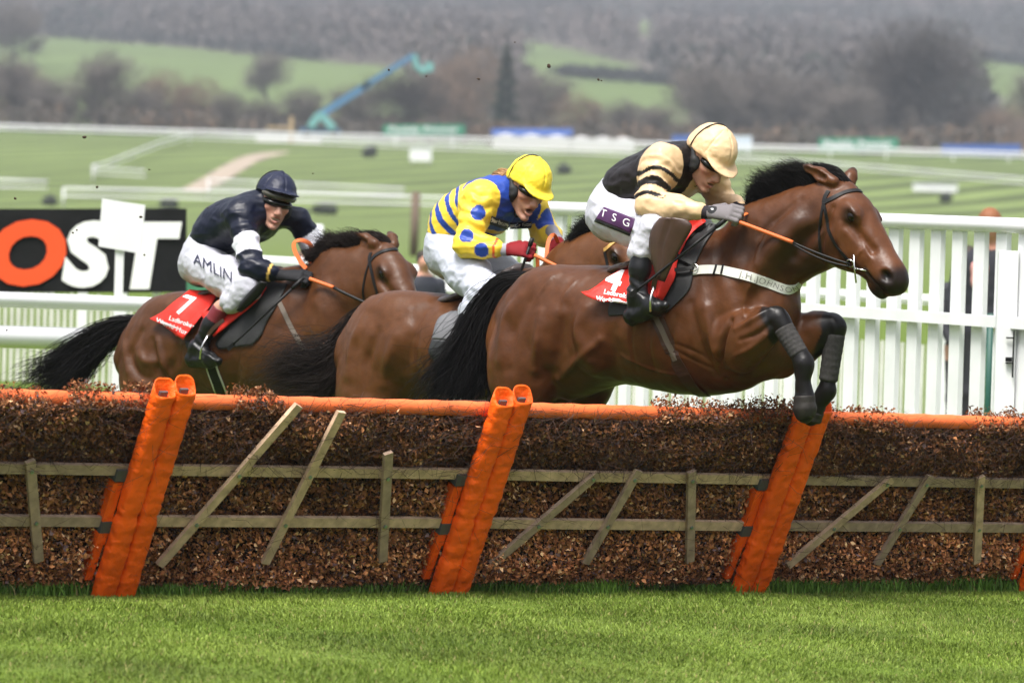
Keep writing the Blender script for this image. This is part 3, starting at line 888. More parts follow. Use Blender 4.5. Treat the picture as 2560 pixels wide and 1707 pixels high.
    eyed = np.exp(-(((lx[:, 0] - .2) / .045) ** 2 + ((lx[:, 2] - .024) / .038) ** 2) ** 2) * (np.abs(lx[:, 1]) > .05) * hd
    nos = np.exp(-(((lx[:, 0] - .556) / .034) ** 2 + ((lx[:, 2] + .036) / .028) ** 2) ** 2) * hd
    lip = (lx[:, 0] > .43) * np.exp(-((lx[:, 2] + .094) / .012) ** 2) * hd
    dark = np.maximum.reduce([dark, muz * .9, mouth * .5, eyed * .85, nos, lip * .9])
    for b, t in eartips:
        d, tt = segd(V, b, t); dark = np.maximum(dark, .75 * sstep(.55, 1.0, tt) * (d < .06))
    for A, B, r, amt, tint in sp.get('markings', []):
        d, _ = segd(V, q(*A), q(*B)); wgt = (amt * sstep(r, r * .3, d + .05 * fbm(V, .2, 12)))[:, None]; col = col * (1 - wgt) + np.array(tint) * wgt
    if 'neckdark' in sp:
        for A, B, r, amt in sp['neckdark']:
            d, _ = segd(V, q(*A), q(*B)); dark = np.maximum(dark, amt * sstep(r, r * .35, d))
    blk = np.array([.006, .005, .005])
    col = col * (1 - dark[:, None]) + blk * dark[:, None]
    foot = q(sp['legs'][0]['pts'][-1][0], sp['legs'][0]['pts'][-1][1])
    root = thing('horse', sp['label'], 'horse', q(sp['torso'][4][0], 1300, 0) * [1, 1, 0] + [0, 0, torso[4][0][2] - .7])
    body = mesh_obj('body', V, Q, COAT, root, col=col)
    bv = bvh_of(V, Q)
    # eyes
    for y in (-1, 1):
        vs, fs = uv_ball(Lh(.200, y * .082, .026), np.array([.026, .021, .023]) * sz, HM)
        mesh_obj('eye', vs, fs, EYE, root)
    heads = {}
    for (name, guides, n, spread, r, wild, m, seed, kw) in sp['hair']:
        G = [np.array([q(*g) if len(g) == 3 else q(g[0], g[1]) for g in gl]) for gl in guides]
        hv, hf = hair(G, n, spread, r, wild=wild, seed=seed, **kw)
        if name in heads: v0, f0, _ = heads[name]; hf = np.vstack([f0, hf + len(v0)]); hv = np.vstack([v0, hv])
        heads[name] = (hv, hf, m)
    for name, (hv, hf, m) in heads.items(): mesh_obj(name, hv, hf, m, root)
    for lg, P in zip(sp['legs'], legs):
        if 'hoof' in lg:
            a, b, r0, r1 = lg['hoof']; a, b = q(*a), q(*b); ax = (b - a) / np.linalg.norm(b - a); c = a * .55 + b * .45; e = b + ax * .014
            hsd = SDF(*bounds([a, e], .09), .005); hsd.chain([c, c * .5 + e * .5, e - ax * .03], [r1 * .84, r1 * .98, r1 * .86], .006); hsd.chain([c, c + ax * .006], [r1 * .90, r1 * .90], .004)
            tilt = ax + u * .25; tilt /= np.linalg.norm(tilt); hsd.cut(e, tilt); hsd.cut(c - ax * .012, -ax)
            hv_, hq_ = hsd.mesh(1); mesh_obj('hoof', hv_, hq_, HOOF, root)
        if 'bandage' in lg:
            i, j, f0, f1 = lg['bandage']
            A = P[i][0] * (1 - f0) + P[i + 1][0] * f0; B = P[j][0] * (1 - f1) + P[j + 1][0] * f1
            ra = P[i][1] * (1 - f0) + P[i + 1][1] * f0; rb = P[j][1] * (1 - f1) + P[j + 1][1] * f1
            tb = MB(); nn = 26
            ts = np.linspace(0, 1, nn)
            rr = [(ra + (rb - ra) * t) + .006 + .0022 * abs(math.sin(t * 22)) - (.004 if t in (0, 1) else 0) for t in ts]
            tb.tube([A + (B - A) * t for t in ts], rr, 22)
            tb.build('leg_bandage', BANDAGE, root, smooth=True)
    return dict(root=root, bvh=bv, q=q, plane=pl, Lh=Lh, HM=HM, HC=HC, sz=sz, torso=torso, V=V, Q=Q)

def uv_ball(C, r, M=None, nu=16, nv=10):
    M = np.eye(3) if M is None else M
    V = []; Fc = []
    for i in range(nv + 1):
        th = math.pi * i / nv
        for j in range(nu):
            ph = 2 * math.pi * j / nu
            V.append(np.array([math.sin(th) * math.cos(ph), math.sin(th) * math.sin(ph), math.cos(th)]) * r)
    for i in range(nv):
        for j in range(nu):
            Fc.append((i * nu + j, (i + 1) * nu + j, (i + 1) * nu + (j + 1) % nu, i * nu + (j + 1) % nu))
    V = np.array(V) @ np.asarray(M).T + np.asarray(C)
    return V, Fc

YAW = R(33)
# ---- leading horse, number four
P1 = Plane(1600, 22.6, YAW)
H1 = dict(plane=P1, label='leading bay horse clearing the hurdle, white breast girth, forelegs tucked in grey bandages',
    coat=(.080, .0282, .0092), h=.0078,
    torso=[(1292, 770, 950, .15), (1330, 706, 1000, .20), (1395, 673, 1005, .255), (1480, 664, 975, .27), (1560, 672, 958, .275),
           (1640, 664, 970, .285), (1700, 636, 981, .275), (1765, 600, 988, .255), (1830, 578, 970, .22), (1885, 590, 935, .185), (1925, 640, 880, .14)],
    neck=[(1838, 548, 1968, 720, .135), (1895, 522, 1985, 690, .115), (1960, 498, 2010, 672, .098), (2020, 480, 2045, 655, .085), (2062, 470, 2070, 640, .078)],
    head=dict(px=2078, py=474, rot=(R(40), R(42), R(6)), size=1.1),
    ears=[(2006, 413, .07), (2134, 421, -.12)],
    flesh=[('e', 1345, 800, .10, (.19, .13, .22), .06, 1), ('e', 1400, 720, .09, (.22, .12, .10), .06, 1),
           ('e', 1405, 850, .345, (.05, .045, .16), .10, -1),
           ('e', 1490, 840, .20, (.09, .06, .18), .07, 1),
           ('e', 1850, 745, .13, (.10, .09, .20), .06, 1), ('e', 1915, 770, .05, (.10, .12, .13), .06, 1),
           ('e', 1770, 800, .17, (.08, .07, .15), .05, 1),
           ('e', 1952, 880, -.10, (.10, .09, .125), .06, 1), ('e', 1900, 880, .02, (.12, .14, .10), .06, 1),
           ('c', 1880, 700, .16, 1990, 560, .10, .05, .04, .06, 1)],
    legs=[dict(pts=[(1838, 862, .17, .125, .08), (1880, 838, .20, .092, .065), (1922, 808, .21, .060, .052), (1942, 796, .21, .054, .050), (1962, 825, .21, .041, .041), (2001, 890, .20, .037, .037), (2010, 912, .20, .043, .041), (2009, 944, .20, .036, .036)],
               black=2.2, bandage=(4, 4, -.1, .95), hoof=((2009, 958, .20), (2013, 1040, .20), .042, .056)),
          dict(pts=[(1975, 860, -.10, .11, .08), (2020, 842, -.12, .082, .062), (2068, 815, -.13, .054, .050), (2086, 812, -.13, .051, .048), (2086, 845, -.13, .041, .041), (2070, 955, -.13, .037, .037), (2066, 978, -.13, .042, .041), (2050, 1003, -.13, .034, .034)],
               black=2.1, bandage=(4, 4, -.1, .98), hoof=((2042, 1015, -.13), (2026, 1045, -.13), .044, .055)),
          dict(pts=[(1352, 840, .10, .20, .12), (1316, 900, .13, .185, .11), (1312, 985, .14, .155, .09), (1285, 1075, .14, .095, .062), (1248, 1155, .14, .062, .045), (1232, 1250, .14, .040, .034), (1226, 1330, .14, .046, .042), (1245, 1362, .14, .036, .034)],
               black=4.0, hoof=((1252, 1370, .14), (1266, 1398, .14), .044, .058)),
          dict(pts=[(1430, 850, -.12, .18, .10), (1462, 922, -.14, .155, .095), (1440, 995, -.14, .125, .08), (1400, 1070, -.14, .085, .06), (1360, 1150, -.14, .06, .045), (1348, 1240, -.14, .040, .034), (1340, 1315, -.14, .046, .042), (1358, 1345, -.14, .036, .034)],
               black=4.0, hoof=((1364, 1352, -.14), (1378, 1378, -.14), .044, .058))],
    strokes=[([(2150, 590), (2168, 630), (2180, 652)], .008, .0035), ([(2160, 620), (2140, 640)], .008, .003), ([(1880, 700), (1862, 745), (1858, 790)], .009, .004),
             ([(1550, 890), (1630, 922), (1720, 938)], .010, .004), ([(1440, 700), (1410, 740), (1400, 790)], .010, .004), ([(1380, 690), (1345, 740)], .010, .003), ([(1930, 560), (1900, 620), (1890, 660)], .010, .004),
             ([(1690, 860), (1740, 880), (1775, 905)], .008, -.004), ([(1695, 880), (1745, 905), (1785, 925)], .008, -.004), ([(1640, 760), (1625, 850), (1640, 930)], .012, -.004), ([(1590, 760), (1578, 850), (1592, 930)], .012, -.004), ([(1690, 790), (1680, 860), (1690, 930)], .012, -.004),
             ([(2000, 500), (1950, 540), (1900, 590)], .02, -.007), ([(2075, 640), (2120, 668), (2160, 690)], .010, .005), ([(2100, 560), (2098, 600), (2110, 640)], .012, .005), ([(1352, 780), (1345, 850), (1336, 925)], .026, .013), ([(1412, 770), (1400, 850), (1385, 930)], .045, -.016),
             ([(1462, 770), (1445, 830), (1470, 900)], .035, .014), ([(1500, 850), (1440, 905), (1395, 948)], .022, .012), ([(1520, 790), (1530, 870), (1545, 930)], .05, -.012),
             ([(1765, 770), (1782, 850), (1812, 936)], .028, .015), ([(1826, 800), (1806, 850), (1802, 900), (1817, 945)], .015, -.024), ([(1728, 760), (1752, 860), (1795, 935)], .022, -.010),
             ([(1838, 822), (1880, 800), (1925, 772)], .014, .009), ([(1850, 850), (1890, 836), (1925, 812)], .012, -.008), ([(1840, 890), (1880, 868), (1915, 840)], .014, .008),
             ([(2062, 560), (2020, 590), (1985, 640)], .035, -.020), ([(2000, 560), (1950, 600), (1905, 650)], .05, .012), ([(1900, 690), (1885, 750), (1860, 800)], .03, -.010),
             ([(1800, 640), (1835, 700), (1850, 760)], .04, -.008), ([(2082, 520), (2056, 590), (2052, 640)], .016, -.012),
             ([(1300, 740), (1262, 800), (1250, 900)], .03, .010), ([(1318, 760), (1285, 830), (1275, 920)], .03, -.008), ([(1600, 760), (1640, 880), (1700, 950)], .06, .008)],
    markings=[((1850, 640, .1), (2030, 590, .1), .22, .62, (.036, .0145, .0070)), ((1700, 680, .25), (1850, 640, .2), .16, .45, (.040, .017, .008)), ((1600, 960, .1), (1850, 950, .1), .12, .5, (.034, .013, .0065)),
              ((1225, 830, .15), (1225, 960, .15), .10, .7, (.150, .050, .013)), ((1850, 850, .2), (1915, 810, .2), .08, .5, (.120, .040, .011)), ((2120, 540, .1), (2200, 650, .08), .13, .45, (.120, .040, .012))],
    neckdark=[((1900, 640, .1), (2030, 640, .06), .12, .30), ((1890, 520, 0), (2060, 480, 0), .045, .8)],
    hair=[('mane', [[(1880, 528, .03), (1872, 508, .03), (1880, 512, .03)], [(1905, 517, .03), (1884, 484, .05), (1868, 482, .06)], [(1940, 506, .03), (1908, 462, .05), (1874, 440, .06)], [(1975, 495, .03), (1940, 450, .05), (1896, 428, .06)],
                    [(2010, 486, .03), (1976, 438, .05), (1930, 418, .06)], [(2040, 478, .03), (2004, 430, .05), (1956, 410, .05)], [(2066, 470, .03), (2030, 428, .04), (1985, 408, .05)]], 3600, (.022, .030), .0018, .026, HAIR, 11, dict(taper=.15, lenvar=.5)),
          ('forelock', [[(2070, 474, .04), (2042, 440, .05), (2026, 412, .03)], [(2140, 474, -.03), (2085, 424, .0), (2030, 412, .02)], [(2128, 482, .0), (2100, 440, .02), (2035, 420, .03)]], 700, (.016, .018), .0024, .012, HAIR, 12, dict(taper=.2)),
          ('tail', [[(1318, 694, .0), (1255, 705, .0), (1200, 770, .02), (1165, 850, .02), (1100, 930, .03), (1052, 985, .03)], [(1318, 697, .0), (1262, 715, .0), (1215, 790, .02), (1190, 880, .03), (1150, 960, .04), (1105, 1010, .04)],
                    [(1318, 700, .0), (1268, 735, .0), (1232, 810, .02), (1208, 900, .03), (1195, 970, .04), (1180, 1030, .04)]], 2600, (.03, .11), .0028, .06, HAIR, 13, dict(taper=.25, lenvar=.35, seg=12)),
          ('tail', [[(1300, 694, .0), (1235, 700, .0), (1175, 770, .02), (1120, 850, .02), (1060, 905, .03), (1015, 950, .03)], [(1318, 700, .0), (1255, 745, .0), (1225, 820, .02), (1200, 910, .03), (1180, 980, .04), (1150, 1030, .04)]], 130, (.03, .10), .0016, .14, HAIR, 14, dict(taper=.3, lenvar=.45, seg=14))])
h1 = make_horse(H1)

# ---- middle horse, under the rider in yellow and blue
P2 = Plane(1150, 24.4, YAW)
H2 = dict(plane=P2, label='middle bay horse, carrying the rider in yellow, half hidden behind the leading horse',
    coat=(.088, .0330, .0102), h=.0115,
    torso=[(905, 830, 960, .15), (945, 765, 1000, .20), (1005, 738, 1015, .255), (1075, 733, 990, .27), (1145, 742, 985, .275),
           (1215, 738, 1000, .285), (1270, 712, 1010, .275), (1325, 680, 1015, .255), (1380, 665, 995, .22), (1430, 675, 960, .185), (1465, 720, 905, .14)],
    neck=[(1385, 640, 1500, 790, .135), (1425, 622, 1515, 765, .115), (1470, 602, 1530, 745, .098), (1500, 596, 1540, 730, .085), (1515, 592, 1550, 715, .078)],
    head=dict(px=1514, py=590, rot=(R(52), R(36), R(4)), size=1.05),
    ears=[(1500, 548, .06), (1580, 552, -.12)],
    flesh=[('e', 955, 850, .10, (.19, .13, .22), .06, 1), ('e', 1010, 780, .09, (.22, .12, .10), .06, 1), ('e', 1100, 880, .20, (.09, .06, .18), .07, 1),
           ('e', 1400, 800, .13, (.10, .09, .20), .06, 1), ('e', 1450, 830, .03, (.10, .12, .13), .06, 1)],
    legs=[dict(pts=[(965, 890, .10, .20, .12), (930, 950, .13, .185, .11), (920, 1035, .14, .155, .09), (880, 1120, .14, .095, .062), (850, 1190, .14, .062, .045), (835, 1270, .14, .040, .034), (828, 1335, .14, .046, .042), (845, 1365, .14, .036, .034)], black=4.0, hoof=((850, 1370, .14), (862, 1395, .14), .044, .058)),
          dict(pts=[(1040, 900, -.12, .17, .10), (1070, 965, -.14, .14, .095), (1045, 1035, -.14, .115, .08), (1005, 1110, -.14, .085, .06), (970, 1185, -.14, .06, .045), (958, 1260, -.14, .040, .034), (950, 1320, -.14, .046, .042), (965, 1348, -.14, .036, .034)], black=4.0, hoof=((970, 1352, -.14), (982, 1376, -.14), .044, .058)),
          dict(pts=[(1370, 910, .16, .12, .08), (1385, 985, .17, .085, .06), (1425, 1040, .17, .056, .05), (1420, 1085, .17, .042, .042), (1385, 1140, .17, .044, .042), (1368, 1172, .17, .035, .035)], black=1.8, hoof=((1362, 1180, .17), (1347, 1210, .17), .044, .055)),
          dict(pts=[(1415, 900, -.10, .11, .08), (1430, 985, -.13, .08, .06), (1470, 1040, -.13, .054, .05), (1465, 1085, -.13, .042, .042), (1435, 1150, -.13, .044, .042), (1418, 1180, -.13, .035, .035)], black=1.8, hoof=((1412, 1188, -.13), (1400, 1215, -.13), .044, .055))],
    strokes=[([(905, 800), (882, 860), (870, 940)], .03, .010), ([(945, 830), (920, 900), (915, 980)], .03, -.012), ([(985, 840), (970, 900), (960, 960)], .03, .012), ([(1040, 800), (1020, 880), (1010, 960)], .05, -.016)],
    hair=[('mane', [[(1432, 632, .0), (1424, 650, .03), (1428, 668, .05)], [(1448, 616, .02), (1432, 600, .05), (1424, 622, .06)], [(1468, 606, .03), (1448, 580, .05), (1428, 592, .06)], [(1490, 600, .03), (1466, 566, .05), (1440, 568, .06)], [(1515, 592, .03), (1492, 556, .05), (1462, 548, .05)]], 2200, (.024, .036), .0019, .025, HAIR, 21, dict(taper=.2, lenvar=.4)),
          ('tail', [[(918, 762, 0), (880, 800, 0), (845, 850, .03), (790, 890, .05), (715, 880, .05), (640, 925, .05)], [(918, 765, 0), (885, 812, 0), (855, 880, .03), (810, 930, .05), (740, 935, .05), (655, 960, .05)], [(918, 768, 0), (890, 830, 0), (862, 900, .03), (835, 965, .05), (780, 985, .05), (700, 1000, .05)]], 1700, (.025, .08), .0025, .06, HAIR_B, 23, dict(taper=.25, lenvar=.4, seg=12)),
          ('tail', [[(918, 762, 0), (875, 800, 0), (820, 855, .03), (750, 860, .05), (690, 870, .05), (632, 905, .05)], [(918, 768, 0), (885, 830, 0), (840, 890, .03), (770, 900, .05), (700, 940, .05), (650, 965, .05)]], 160, (.03, .09), .0016, .16, HAIR_B, 24, dict(taper=.3, lenvar=.45, seg=14))])
h2 = make_horse(H2)
# ---- last horse, number seven
P3 = Plane(650, 26.2, YAW)
H3 = dict(plane=P3, label='last of the three bay horses, red number seven cloth, black tail streaming left',
    coat=(.072, .0270, .0088), h=.0115,
    torso=[(352, 830, 965, .15), (392, 772, 1000, .20), (450, 735, 1010, .255), (520, 726, 1000, .27), (585, 728, 1005, .275),
           (650, 716, 1015, .285), (700, 692, 1022, .275), (750, 668, 1022, .255), (800, 660, 1000, .22), (845, 672, 960, .185), (880, 715, 905, .14)],
    neck=[(790, 655, 925, 800, .135), (830, 650, 935, 780, .115), (875, 640, 945, 765, .098), (905, 630, 952, 752, .085), (930, 620, 958, 742, .078)],
    head=dict(px=948, py=627, rot=(R(56), R(40), R(2)), size=1.08),
    ears=[(878, 582, .05), (972, 578, -.13)],
    flesh=[('e', 400, 850, .10, (.19, .13, .22), .06, 1), ('e', 455, 780, .09, (.22, .12, .10), .06, 1), ('e', 540, 890, .20, (.09, .06, .18), .07, 1),
           ('e', 815, 800, .13, (.10, .09, .20), .06, 1), ('e', 870, 820, .03, (.10, .12, .13), .06, 1)],
    legs=[dict(pts=[(405, 880, .10, .20, .12), (378, 940, .13, .185, .11), (380, 1025, .14, .15, .09), (355, 1110, .14, .095, .062), (320, 1180, .14, .062, .045), (305, 1250, .14, .040, .034), (298, 1310, .14, .046, .042), (315, 1335, .14, .036, .034)], black=4.0, hoof=((320, 1340, .14), (330, 1362, .14), .044, .058)),
          dict(pts=[(480, 900, -.12, .17, .10), (505, 960, -.14, .14, .095), (490, 1030, -.14, .115, .08), (455, 1100, -.14, .085, .06), (425, 1165, -.14, .06, .045), (412, 1230, -.14, .040, .034), (405, 1290, -.14, .046, .042), (418, 1312, -.14, .036, .034)], black=4.0, hoof=((424, 1316, -.14), (434, 1338, -.14), .044, .058)),
          dict(pts=[(815, 900, .16, .12, .08), (850, 940, .17, .085, .06), (890, 970, .17, .056, .05), (880, 1020, .17, .042, .042), (850, 1090, .17, .044, .042), (835, 1120, .17, .035, .035)], black=1.8, hoof=((830, 1128, .17), (815, 1155, .17), .044, .055)),
          dict(pts=[(860, 900, -.10, .11, .08), (905, 930, -.13, .08, .06), (950, 950, -.13, .054, .05), (945, 1000, -.13, .042, .042), (915, 1070, -.13, .044, .042), (900, 1100, -.13, .035, .035)], black=1.8, hoof=((892, 1108, -.13), (878, 1132, -.13), .044, .055))],
    strokes=[([(330, 800), (312, 860), (318, 930)], .022, .010), ([(352, 830), (325, 890), (345, 935), (375, 945)], .026, -.014), ([(345, 870), (360, 900), (385, 905)], .03, .014), ([(395, 850), (410, 910), (435, 955)], .018, .014), ([(380, 850), (392, 910), (412, 960)], .02, -.012),
             ([(445, 850), (440, 900), (420, 930)], .03, -.012), ([(600, 900), (590, 960), (580, 990)], .03, -.006)],
    hair=[('mane', [[(795, 652, .03), (775, 640, .04), (760, 652, .05)], [(830, 650, .03), (800, 628, .05), (775, 632, .06)], [(860, 642, .03), (828, 606, .05), (795, 590, .06)], [(895, 632, .03), (868, 602, .05), (835, 596, .06)], [(930, 618, .03), (905, 592, .05), (868, 588, .06)]], 2400, (.026, .045), .0019, .03, HAIR_B, 31, dict(taper=.2, lenvar=.4)),
          ('forelock', [[(935, 620, .03), (915, 596, .04), (885, 585, .03)], [(985, 616, -.03), (950, 588, .0), (905, 584, .02)], [(970, 622, .0), (950, 598, .02), (900, 590, .03)]], 450, (.015, .02), .0024, .02, HAIR_B, 32, dict(taper=.2)),
          ('tail', [[(352, 795, 0), (300, 800, 0), (235, 825, .02), (160, 880, .04), (95, 920, .06), (40, 950, .06)], [(352, 800, 0), (300, 815, 0), (245, 850, .02), (185, 905, .04), (130, 950, .06), (80, 985, .06)], [(352, 806, 0), (305, 830, 0), (262, 865, .02), (215, 920, .04), (180, 970, .06), (140, 1010, .06)]], 2000, (.022, .075), .0027, .06, HAIR, 33, dict(taper=.2, lenvar=.4, seg=12)),
          ('tail', [[(310, 812, 0), (255, 840, .02), (170, 870, .04), (90, 900, .06), (5, 925, .06)], [(320, 830, 0), (285, 880, .02), (240, 910, .04), (200, 920, .06), (170, 945, .06)]], 46, (.03, .09), .0019, .12, HAIR, 34, dict(taper=.3, lenvar=.5, seg=14))])
h3 = make_horse(H3)
# ================================================================== riders
SKIN = mat('skin', attr=True, rough=.5, spec=.4, bump=(160, .12, .002))
SILK = mat('riding_silks', attr=True, rough=.40, spec=.30, bump=(46, .35, .006))
BREECH = mat('white_breeches_cloth', attr=True, rough=.65, spec=.3, bump=(60, .35, .006))
CAPM = mat('cap_silk', attr=True, rough=.45, spec=.3, bump=(34, .45, .008))
BOOT = mat('black_boot_leather', attr=True, rough=.36, spec=.32, bump=(55, .25, .004))
LENS = mat('dark_goggle_lens', (.006, .006, .005), rough=.16, spec=.3)
GOGGLE = mat('raised_goggle_lens', (.060, .055, .040), rough=.25, spec=.6)
STRAPB = mat('black_webbing', (.010, .010, .011), rough=.7)
GLOVE = mat('glove_fabric', attr=True, rough=.75, spec=.25, bump=(120, .3, .002))
HAIRB = mat('blonde_hair', (.42, .24, .11), rough=.55, spec=.4)
INK_W = mat('white_print', (.80, .80, .80), rough=.6)
INK_B = mat('navy_print', (.012, .013, .04), rough=.6)

def bounds(pts, m): pts = np.array(pts); return pts.min(0) - m, pts.max(0) + m
def wrinkle(V, N, amp, seed, sc=.09, along=None):
    """folds of loose cloth"""
    P = V.copy()
    wv = fbm(P, sc, seed, 3)
    r = 1 - np.abs(fbm(P * [1, 1, 1.6], sc * 1.3, seed + 9, 2)) * 2
    return V + N * (amp * (.55 * wv + .45 * r))[:, None]

def make_hand(S, W, K, back, side, sz=1.0, grip=1.0, thumb=1):
    """fist: W wrist, K middle knuckle, back = direction of the hand's back, side = towards the index finger"""
    W = np.asarray(W, float); K = np.asarray(K, float)
    f = K - W; L = np.linalg.norm(f); f /= L
    b = np.asarray(back, float); b = b - f * (b @ f); b /= np.linalg.norm(b)
    s = np.cross(b, f); s = s if s @ np.asarray(side, float) > 0 else -s
    p = lambda x, y, z: W + f * x * sz + s * y * sz + b * z * sz
    Lp = L / sz
    S.eseg(p(.0, 0, 0), p(Lp * .95, 0, .002), (.020 * sz, .027 * sz), (.018 * sz, .040 * sz), s, .012)
    for i, (y, ln, r) in enumerate(((.032, .9, .0105), (.0105, 1.0, .0112), (-.0115, .95, .0107), (-.031, .78, .0094))):
        k = p(Lp * .96 + .004 * (i in (1, 2)), y, .003)
        S.chain([k, p(Lp + .036 * ln, y * 1.03, -.010 - .004 * grip), p(Lp + .034 * ln - .008, y * 1.0, -.042 * ln), p(Lp + .002, y * .95, -.050 * ln)],
                [r * sz * 1.12, r * sz * 1.05, r * sz, r * sz * .88], .005)
    S.chain([p(.022, .030, -.008), p(.055, .050, -.020), p(.083, .044, -.036), p(.100, .022, -.040)], [.015 * sz, .0125 * sz, .0115 * sz, .0095 * sz], .008)
    return p

def make_rider(sp):
    q = sp['q']; J = {k: q(*v) for k, v in sp['j'].items()}; pl = sp['plane']; s_ = pl.s
    HM = frame_of(*sp['head']['rot']); C = q(*sp['head']['c']); hz = sp['head'].get('size', 1.0)
    L = lambda x, y, z: C + HM @ (np.array([x, y, z]) * hz)      # y > 0 is the near side
    root = thing('person', sp['label'], 'person', J['pelvis'])
    # ---------------- body: one continuous figure under the clothes
    lo, hi = bounds(list(J.values()) + [L(.15, 0, 0), L(-.12, 0, .12)], .13)
    S = SDF(lo, hi, .0055)
    tors = [(J['pelvis'], .085, .135), (J['mid'], .095, .135), (J['chest'], .105, .150), (J['neckb'], .070, .085)]
    S.loft(tors, s_, n=10, k=.03)
    for sd in ('N', 'F'):
        S.chain([J['sh' + sd], J['el' + sd], J['wr' + sd]], [.055, .040, .027], .03)
        S.chain([J['hip' + sd], J['kn' + sd], J['bt' + sd], J['an' + sd]], [.085, .052, .036, .026], .03)
        S.chain([J['an' + sd], J['an' + sd] * .45 + J['toe' + sd] * .25 + J['heel' + sd] * .30], [.026, .018], .01)
        S.cone(J['wr' + sd], J['wr' + sd] * .35 + J['kk' + sd] * .65, .018, .013, .01)
    S.chain([J['neckb'], L(-.040, 0, -.075)], [.066 * hz, .056 * hz], .03)
    def E(x, y, z, r, k=.014, op=1, M=HM): S.ell(L(x, y, z), np.array(r) * hz, M, k * hz, op)
    def Cn(a, b, r0, r1, k=.010, op=1): S.cone(L(*a), L(*b), r0 * hz, r1 * hz, k * hz, op)
    E(-.005, 0, .02, (.098, .077, .100)); E(.030, 0, -.040, (.068, .062, .072), .03)
    op = sp.get('mouth', .004)
    for y in (-1, 1):
        Cn((-.008, y * .056, -.055), (.060, y * .022, -.104 - op), .020, .016, .025)
        E(.058, y * .043, -.024, (.030, .024, .020)); E(-.006, y * .080, -.014, (.020, .009, .031), .006)
        E(.107, y * .0145, -.046, (.012, .009, .010), .008)
        E(.078, y * .030, .000, (.012, .014, .010), .010, -1)
        Cn((.098, y * .020, -.050), (.078, y * .034, -.080), .0025, .0025, .010, -1)
    Cn((.080, -.034, .020), (.080, .034, .020), .017, .017, .012)
    Cn((.088, 0, .006), (.119, 0, -.040), .0105, .0135, .012)
    E(.113, 0, -.043, (.016, .013, .011), .008)
    E(.080, 0, -.114 - op, (.022, .024, .018), .016)
    E(.074, 0, -.075, (.034, .032, .026), .02)
    lw = .024
    Cn((.098, -lw * .8, -.067), (.103, 0, -.064), .0062, .0078, .006); Cn((.103, 0, -.064), (.098, lw * .8, -.067), .0078, .0062, .006)
    Cn((.094, -lw * .8, -.080 - op), (.101, 0, -.083 - op * 1.2), .0060, .0085, .006); Cn((.101, 0, -.083 - op * 1.2), (.094, lw * .8, -.080 - op), .0085, .0060, .006)
    E(.102, 0, -.0735 - op * .55, (.026, .021, .0032 + op * .62), .003, -1)
    V, Q = S.mesh(1)
    lx = (V - C) @ HM / hz
    col = np.tile(np.array(sp.get('skin', (.46, .245, .175))), (len(V), 1))
    def blob(c, r, tint, amt):
        nonlocal col
        d = np.sqrt((((lx - np.array(c)) / np.array(r)) ** 2).sum(1)); wgt = (amt * sstep(1.2, .4, d))[:, None]
        col = col * (1 - wgt) + np.array(tint) * wgt
    for y in (-1, 1): blob((.07, y * .045, -.035), (.04, .035, .03), (.50, .20, .14), .6); blob((-.006, y * .085, -.014), (.03, .02, .04), (.5, .2, .15), .5)
    blob((.118, 0, -.042), (.02, .02, .018), (.50, .21, .15), .5)
    blob((.102, 0, -.064), (.014, .026, .008), (.42, .13, .11), .8); blob((.100, 0, -.083 - op * 1.2), (.014, .024, .009), (.42, .13, .11), .8)
    if op > .008: blob((.082, 0, -.0735 - op * .55), (.020, .022, .005 + op * .62), (.10, .02, .018), 1.0)
    col *= (1 + .06 * fbm(V, .05, 3))[:, None]
    body = mesh_obj('body', V, Q, SKIN, root, col=col)
    if sp.get('teeth'):
        tm = MB(); a, b = sp['teeth']
        pts = [L(.0935 - .16 * abs(y) ** 1.6 * 6, y, a) for y in np.linspace(-.017, .017, 9)]
        tm.strap(pts, [HM[:, 0]] * 9, b * hz, .003); tm.build('teeth', mat('teeth', (.62, .57, .48), rough=.3), root, smooth=True)
    # ---------------- silks
    lo, hi = bounds([J[k] for k in ('pelvis', 'mid', 'chest', 'neckb', 'shN', 'elN', 'wrN', 'shF', 'elF', 'wrF', 'waist')], .24)
    S = SDF(lo, hi, .0065)
    S.loft([(J[a], rv, rw) for a, rv, rw in sp['torso']], s_, n=16, k=.03)
    ar = sp.get('arm', (.074, .066, .044))
    for sd in ('N', 'F'):
        S.cone(J['sh' + sd], J['el' + sd], ar[0], ar[1], .09)
        e = J['el' + sd]; w_ = J['wr' + sd]
        w2 = w_ - (w_ - e) / np.linalg.norm(w_ - e) * .045; S.chain([e, e * .5 + w2 * .5, w2], [ar[1], ar[1] * .86, ar[2]], .03)
    S.eseg(J['chest'], J['neckb'], (.10, .15), (.072, .080), s_, .04)
    S.cone(J['neckb'], J['neckb'] * .55 + L(-.045, 0, -.08) * .45, .076, .068, .03)
    V, Q = S.mesh(1); N = vnormals(V, Q)
    dN = np.minimum(segd(V, J['shN'], J['elN'])[0] - ar[0], segd(V, J['elN'], J['wrN'])[0] - ar[1])
    arm = sstep(.05, -.01, dN)
    V = wrinkle(V, N, .0085, sp['seed'], .075)
    V = V + N * (.0045 * arm * np.sin(segd(V, J['shN'], J['elN'])[1] * 26 + 3 * fbm(V, .12, 2)))[:, None]
    col = sp['silks'](V, J, ar, bvh_of(V, Q))
    silks = mesh_obj('silks', V, Q, SILK, root, col=col); bs = bvh_of(V, Q)
    # ---------------- breeches
    lo, hi = bounds([J[k] for k in ('pelvis', 'waist', 'hipN', 'knN', 'hipF', 'knF', 'bcN', 'bcF')], .20)
    S = SDF(lo, hi, .0065)
    th = sp.get('thigh', (.105, .082, .066))
